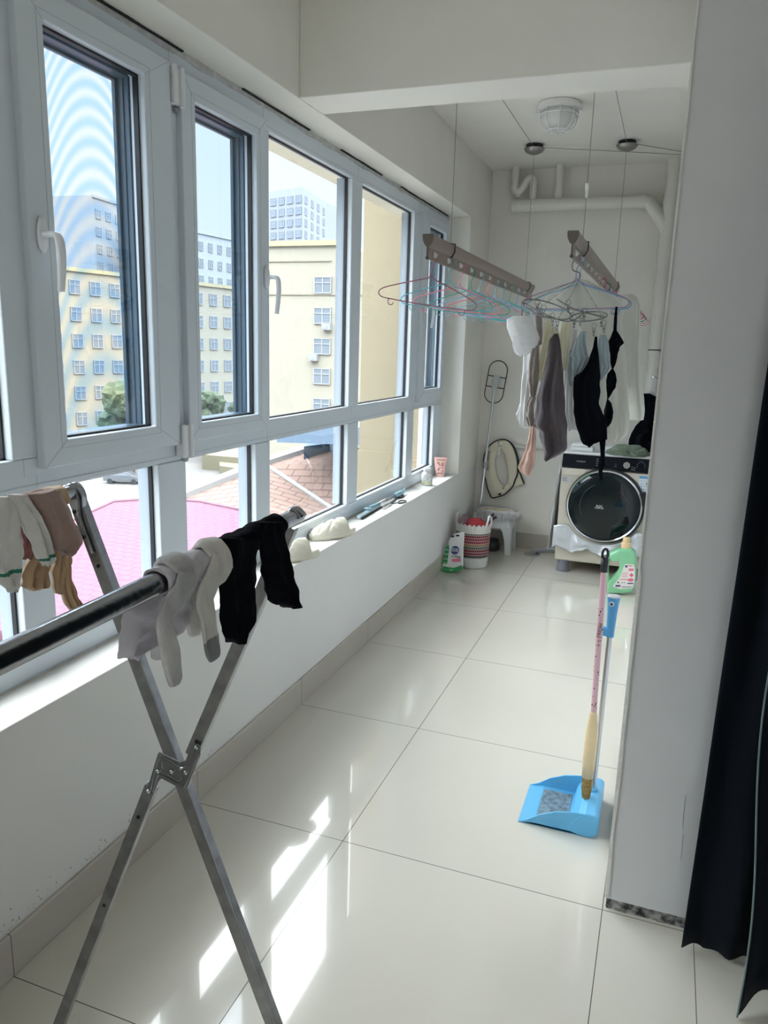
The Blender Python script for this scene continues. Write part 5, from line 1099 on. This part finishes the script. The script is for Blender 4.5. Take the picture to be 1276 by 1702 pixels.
obj('white_rule', b, WTX, o)
text('bag_print', 'NFT', Matrix.Translation(pf(751, 955, .001)) @ RX, .014, WTX, o)
b = B()
for x in (751.8, 760.2): prism(b, [pf(x+3.2*math.cos(2*PI*j/16), 900-(x-756)*.15+1.5*math.sin(2*PI*j/16)) for j in range(16)], (0, .003, 0))
obj('handle_hole', b, RUB, o)
# stool
STW = mat('white_grey_plastic', (.60, .62, .61), .4)
SC = Vector((.205, 5.735, 0)); SH = .310
t = thing('plastic_stool', 'low white plastic stool with moulded legs under the mop head', 'stool', SC)
b = B(); pts = [(-.16, -.11), (.16, -.11), (.16, .11), (-.16, .11)]
def rrect(hx, hy, r, z, n=6):
    out = []
    for cx_, cy_, a0 in ((hx-r, hy-r, 0), (-hx+r, hy-r, PI/2), (-hx+r, -hy+r, PI), (hx-r, -hy+r, 1.5*PI)):
        for k in range(n+1): a = a0+PI/2*k/n; out.append(SC+Vector((cx_+r*math.cos(a), cy_+r*math.sin(a), z)))
    return out
rs = [[b.verts.new(p) for p in rrect(hx, hy, .035, z)] for hx, hy, z in ((.160, .110, .205), (.150, .102, .265), (.150, .102, .297), (.146, .098, .307), (.13, .085, .309))]
for A_, C_ in zip(rs, rs[1:]):
    for k in range(len(A_)): b.faces.new((A_[k], A_[(k+1) % len(A_)], C_[(k+1) % len(A_)], C_[k]))
b.faces.new(rs[0]); b.faces.new(rs[-1]); obj('seat', b, STW, t, smooth=True, auto=.6)
for sx_ in (-1, 1):
    for sy_ in (-1, 1):
        b = B(); rs = []
        for z, w_, dx in ((.215, .052, -.020), (.18, .038, -.008), (.12, .030, 0), (.05, .026, .006), (.012, .026, .010), (0, .026, .010)):
            cx_, cy_ = SC.x+sx_*(.132+dx), SC.y+sy_*(.086+dx*.6); rs.append([b.verts.new((cx_+a*w_*.9, cy_+c*w_*.8, z)) for a, c in ((-1, -1), (1, -1), (1, 1), (-1, 1))])
        for A_, C_ in zip(rs, rs[1:]):
            for k in range(4): b.faces.new((A_[k], A_[(k+1) % 4], C_[(k+1) % 4], C_[k]))
        b.faces.new(rs[0]); b.faces.new(rs[-1]); obj('leg', b, STW, t, bevel=.005)
b = B(); lathe(b, [(.04, 0), (.062, .01), (.064, .05), (.05, .09), (.02, .10)], c=(.20, 5.735, 0), seg=26); tag(obj('black_pot', b, BLK, smooth=True), 'round black pot under the white stool', 'pot')
# mop: head lies on the stool, pole leans into the corner
MOP = mat('mop_cotton', (.62, .60, .60), .95, bump=.5, bscale=60, var=.2, vscale=40)
t = thing('fringed_mop_pad', 'flat fringed white mop pad lying on the plastic stool', 'mop pad', (.30, 5.70, SH))
b = B(); lathe(b, [(.12, 0), (.150, .006), (.152, .018), (.135, .030), (.09, .034), (.02, .032)], c=(.235, 5.705, SH), seg=40, sy=.62)
for v in b.verts: v.co.z += .006*noise.noise(v.co*30)
obj('pad', b, MOP, t, smooth=True)
b = B(); r_ = random.Random(3)
for k in range(150):
    a = 2*PI*k/150; p0 = Vector((.235+.145*math.cos(a), 5.705+.09*math.sin(a), SH+.014)); out = Vector((math.cos(a), .7*math.sin(a), 0)); l_ = r_.uniform(.03, .06)
    tube(b, spline([p0, p0+out*.022+Vector((0, 0, .004)), p0+out*r_.uniform(.030, .040)+Vector((r_.uniform(-.008, .008), 0, -l_*.5)), p0+out*r_.uniform(.028, .045)+Vector((r_.uniform(-.012, .012), 0, -l_))], 3), .0035, 5)
o = obj('fringe', b, MOP, t, smooth=True); o['kind'] = 'stuff'
b = B(); tube(b, spline([(.15, 5.66, SH+.034), (.21, 5.645, SH+.038), (.28, 5.65, SH+.036), (.34, 5.68, SH+.028)], 6), .004, 6); obj('yellow_binding', b, mat('mustard_tape', (.60, .45, .14), .8), t)
t = thing('mop_pole', 'steel mop pole with bare wire frame at the top leaning into the corner', 'mop', (.12, 5.80, .24))
Q0 = Vector((.075, 5.79, .316)); Q1 = at(822, 640, 'y', 5.865)
b = B(); Qm = Q0.lerp(Q1, .36); tube(b, [Q0, Qm], .0125, 16); obj('lower_tube', b, STEEL, t, smooth=True, auto=.6)
b = B(); tube(b, [Qm, Q1], .0095, 16); obj('upper_tube', b, STEEL, t, smooth=True, auto=.6)
b = B(); tube(b, [Qm-(Q1-Q0).normalized()*.03, Qm+(Q1-Q0).normalized()*.02], .017, 14); obj('lock_collar', b, mat('grey_collar', (.38, .40, .42), .4), t, smooth=True, auto=.6)
fc = at(824, 635, 'y', 5.878); up_ = (at(830, 600, 'y', 5.878)-at(817, 670, 'y', 5.878)).normalized(); rt_ = Vector((up_.z, 0, -up_.x)); hl = (at(830, 600, 'y', 5.878)-at(817, 670, 'y', 5.878)).length/2; rw = .072
lp = [fc+up_*(hl-rw)+rt_*rw*math.cos(a)+up_*rw*math.sin(a) for a in (PI*k/14 for k in range(15))]+[fc-up_*(hl-rw)+rt_*rw*math.cos(a)+up_*rw*math.sin(a) for a in (PI+PI*k/14 for k in range(15))]
b = B(); tube(b, lp, .004, 8, closed=True)
for s_ in (-.25, .25): tube(b, [fc+up_*hl*s_-rt_*rw, fc+up_*hl*s_+rt_*rw], .004, 8)
obj('wire_frame', b, BLK, t, smooth=True)
b = B(); M = Matrix.Translation(fc-Vector((0, .006, 0))) @ Matrix.Rotation(math.atan2(up_.x, up_.z), 4, 'Y'); box(b, (-.022, -.018, -.05), (.022, .012, .05), M); box(b, (-.028, -.012, -.012), (.028, .006, .012), M); obj('joint', b, mat('clear_grey_plastic', (.55, .57, .58), .2), t, bevel=.004)
# oval cover with black piping hanging on the tap
CW = mat('cream_plush', (.76, .70, .55), .95, sheen=.5, bump=.5, bscale=80); YW = 5.895
t = thing('seat_cover', 'cream oval padded seat cover with black piping hanging on the wall tap', 'seat cover', at(833, 780, 'y', YW))
f2 = lambda a, c, y=YW: at(800+a/14.19, 720+c/14.19, 'y', y)
oo = [(500, 150), (640, 190), (740, 300), (800, 430), (850, 620), (865, 800), (840, 980), (780, 1120), (740, 1240), (620, 1370), (500, 1460), (380, 1500), (250, 1520), (200, 1440), (140, 1290), (90, 1050), (60, 850), (50, 640), (85, 480), (180, 310), (330, 190)]
ii = [(440, 440), (480, 420), (520, 470), (560, 580), (590, 700), (610, 850), (620, 980), (610, 1100), (600, 1180), (570, 1240), (530, 1240), (490, 1230), (460, 1200), (420, 1130), (370, 1000), (340, 880), (330, 760), (330, 640), (340, 560), (370, 500), (400, 460)]
O2 = spline([f2(*q_) for q_ in oo], 5, True); I2 = spline([f2(*q_) for q_ in ii], 5, True); n = len(O2)
b = B(); rings = []
for k in range(9):
    f = k/8; bulge = .016*math.sin(PI*f)**.6+.002; rings.append([b.verts.new(O2[j].lerp(I2[j], f)-Vector((0, bulge, 0))) for j in range(n)])
for k in range(8, -1, -8): rings.append([b.verts.new((O2[j] if k == 0 else I2[j])+Vector((0, .012, 0))) for j in range(n)])
for a_ in range(len(rings)):
    A_, C_ = rings[a_], rings[(a_+1) % len(rings)]
    for j in range(n): b.faces.new((A_[j], A_[(j+1) % n], C_[(j+1) % n], C_[j]))
cov = obj('plush_ring', b, CW, t, smooth=True)
b = B(); tube(b, [p+Vector((0, -.001, 0)) for p in O2], [.006+.006*max(0, min(1, (p.x-f2(600, 300).x)*9))*(1 if p.z > f2(800, 900).z else .3) for p in O2], 8, closed=True); obj('black_piping', b, BLK, t, smooth=True)
b = B(); cloth(b, [(720+c/14.19, 800+a0/14.19, 800+a1/14.19) for c, a0, a1 in ((840, 840, 880), (950, 830, 930), (1080, 800, 975), (1180, 790, 1000), (1250, 700, 860))], YW+.006, .006, .002, 1, 2); obj('strap_flap', b, CW, t, smooth=True)
b = B(); tube(b, spline([f2(880, 860), f2(915, 960), f2(965, 1080), f2(1005, 1200)], 5), .006, 8); obj('black_strap', b, BLK, t, smooth=True)
text('print', 'happy cat', Matrix.Translation(f2(172, 650)-Vector((0, .0235, 0))) @ RX @ Matrix.Rotation(-PI/2+.02, 4, 'Z'), .040, BLK, cov)
b = B(); prism(b, [f2(*q_)-Vector((0, .0165, 0)) for q_ in ((385, 1330), (490, 1370), (470, 1440), (425, 1465), (385, 1410))], (0, .003, 0)); prism(b, [f2(*q_)-Vector((0, .0175, 0)) for q_ in ((500, 1275), (560, 1280), (515, 1300))], (0, .003, 0)); prism(b, [f2(*q_)-Vector((0, .0175, 0)) for q_ in ((650, 1140), (680, 1240), (655, 1225))], (0, .003, 0)); obj('dark_marks', b, BLK, cov)
t = thing('wall_tap', 'small chrome tap on the wall that the cream cover hangs on', 'tap', f2(440, 300, YB-.03))
b = B(); c_ = f2(440, 300, 5.86); tube(b, [(c_.x, YB, c_.z), (c_.x, 5.845, c_.z)], .010, 12); tube(b, spline([(c_.x, 5.86, c_.z), (c_.x, 5.835, c_.z-.02), (c_.x-.002, 5.832, c_.z-.075)], 6), .008, 12); lathe(b, [(.016, 0), (.016, .006)], M=Matrix.Translation((c_.x, YB-.004, c_.z)) @ RX, seg=20); obj('spout', b, CHR_W, t, smooth=True)
b = B(); tube(b, [(c_.x, 5.845, c_.z), (c_.x, 5.845, c_.z+.025)], .006, 10); tube(b, [(c_.x-.018, 5.845, c_.z+.026), (c_.x+.018, 5.845, c_.z+.03)], .006, 10); obj('lever', b, CHR_W, t, smooth=True)

# ------------------------------------------------------------------ pipes and small wall fittings
PVW = mat('white_pvc_pipe', (.74, .72, .66), .35)
yp_ = 5.84
t = thing('drain_pipes', 'white plastic drain pipes running under the ceiling and down the right corner', 'pipe', (1.26, yp_, 0))
zh = 2.568; XV = 1.268
b = B(); tube(b, spline([(.185, yp_, zh), (.5, yp_, zh), (.9, yp_, zh), (1.09, yp_, zh-.002), (1.13, yp_, zh-.02), (XV-.05, yp_, zh-.135), (XV, yp_, zh-.22)], 6), .043, 22)
for x in (.20, .335, .50): tube(b, [(x-.012, yp_, zh), (x+.012, yp_, zh)], .0475, 22)
tube(b, [(1.07, yp_, zh), (1.10, yp_, zh)], .0475, 22); lathe(b, [(.047, 0), (.047, .02)], M=Matrix.Translation((.182, yp_, zh)) @ Matrix.Rotation(PI/2, 4, 'Y'), seg=24); obj('horizontal_pipe', b, PVW, t, smooth=True, auto=.6)
b = B(); tube(b, [(XV, yp_, 0), (XV, yp_, H)], .050, 26)
for z, h_ in ((2.56, .02), (2.22, .06), (1.98, .05), (2.40, .03)): tube(b, [(XV, yp_, z-h_), (XV, yp_, z+h_)], .0555, 26)
obj('riser', b, PVW, t, smooth=True, auto=.6)
b = B(); x0 = .187; tube(b, spline([(x0, yp_, H), (x0, yp_, 2.74), (x0, yp_, 2.685), (x0+.025, yp_, 2.662), (x0+.06, yp_, 2.685), (x0+.085, yp_, 2.735), (x0+.115, yp_, 2.748), (x0+.133, yp_, 2.725), (x0+.135, yp_, 2.66), (x0+.135, yp_, zh)], 6), .026, 18)
for z in (2.735, 2.70): tube(b, [(x0, yp_, z-.006), (x0, yp_, z+.006)], .030, 18)
tube(b, [(x0+.135, yp_, 2.70), (x0+.135, yp_, 2.715)], .030, 18); tube(b, [(x0+.025, yp_, 2.645), (x0+.025, yp_, 2.62)], .018, 14); obj('trap', b, PVW, t, smooth=True, auto=.8)
b = B(); tube(b, [(.503, yp_, H), (.503, yp_, zh)], .028, 18); tube(b, [(.503, yp_, 2.625), (.503, yp_, 2.66)], .032, 18); obj('drop_pipe', b, PVW, t, smooth=True, auto=.6)
b = B(); xv2 = 1.326; tube(b, [(xv2, 5.885, 0), (xv2, 5.885, H)], .012, 14); tag(obj('gas_pipe', b, mat('beige_pipe', (.60, .54, .45), .5), smooth=True), 'thin beige vertical pipe between the white riser and the column edge', 'pipe')
p = at(1090, 582, 'y', 5.80); t = thing('pipe_bracket', 'dark metal pipe bracket on the white riser', 'bracket', p)
b = B(); tube(b, [(XV+.053*math.cos(a), yp_+.053*math.sin(a), p.z) for a in (2*PI*k/24 for k in range(24))], .004, 6, closed=True); obj('clamp', b, BLK, t)
b = B(); box(b, (XV+.03, 5.77, p.z-.016), (XV+.075, 5.80, p.z+.016)); obj('bolt_block', b, BLK, t, bevel=.003)
p = at(1087, 627, 'y', 5.76); t = thing('small_tap', 'small steel valve handle beside the white riser', 'valve', p)
b = B(); tube(b, [p+Vector((-.018, 0, 0)), p+Vector((.03, 0, 0))], [.010, .006], 12); tube(b, [p+Vector((.03, 0, 0)), p+Vector((.035, .02, -.005)), p+Vector((.033, .02, -.11))], .0035, 8); obj('lever', b, CHR_W, t, smooth=True)
b = B(); zc_ = at(900, 746, 'y', 5.90).z; tube(b, [(.10, 5.905, zc_), (.74, 5.905, zc_)], .011, 12); tag(obj('water_pipe', b, PVW, smooth=True), 'thin white water pipe along the back wall behind the cream cover', 'pipe')
p = at(809, 426, 'y', YB-.02); b = B(); box(b, p-Vector((.006, .01, .03)), p+Vector((.006, .01, .03))); tube(b, spline([p+Vector((0, 0, .03)), p+Vector((0, -.012, .015)), p+Vector((0, -.018, -.02)), p+Vector((0, -.004, -.04))], 4), .003, 6); tag(obj('wall_hook', b, BLK), 'small dark hook on the back wall near the left corner', 'hook')

# ------------------------------------------------------------------ curtains
NAVY = mat('black_navy_curtain', (.006, .010, .016), .85, spec=.12, sheen=.03, bump=.2, bscale=30)
def curtain(x0f, y0, x1, z0f, z1, amp, nw, seed, label, edge=None):
    b = B(); NU, NV = 150, 50; G = []
    for i in range(NU+1):
        s_ = i/NU; col = []
        for j in range(NV+1):
            f = j/NV; z = z0f(s_)+(z1-z0f(s_))*f; xa = x0f(z); x = xa+(x1-xa)*s_; ph = 2*PI*nw*s_+seed
            y = y0+amp*(math.cos(ph)*-1+.25*noise.noise(Vector((s_*9, z*.8, seed))))+(.012*noise.noise(Vector((s_*30, z*2, seed)))); col.append(b.verts.new((x, y, z)))
        G.append(col)
    for i in range(NU):
        for j in range(NV): b.faces.new((G[i][j], G[i+1][j], G[i+1][j+1], G[i][j+1]))
    t = thing('curtain', label, 'curtain', (x0f(0), y0, 0)); e_ = [v.co.copy() for v in G[0]]
    o = obj('fabric', b, NAVY, t, smooth=True); sm_ = o.modifiers.new('s', 'SOLIDIFY'); sm_.thickness = .003
    if edge: b = B(); tube(b, [p+Vector((-.001, -.002, 0)) for p in e_], .0022, 6); obj('edge_piping', b, edge, t)
curtain(lambda z: 1.552+.0135*z, 1.918, 2.9, lambda s_: .010+.010*abs(math.sin(s_*75)), 2.75, .012, 12, 0, 'black curtain hanging flat against the column, the rear panel')
curtain(lambda z: 1.676-.030*math.sin(min(1, z/1.1)*PI/2)+.012*math.sin(z*6), 1.752, 3.0, lambda s_: .006+.06*min(1, s_*22)*(1-min(1, s_*6)*.3), 2.75, .035, 9, .9, 'black curtain with a thin grey piped edge, the front panel', edge=mat('grey_green_piping', (.16, .22, .22), .7))
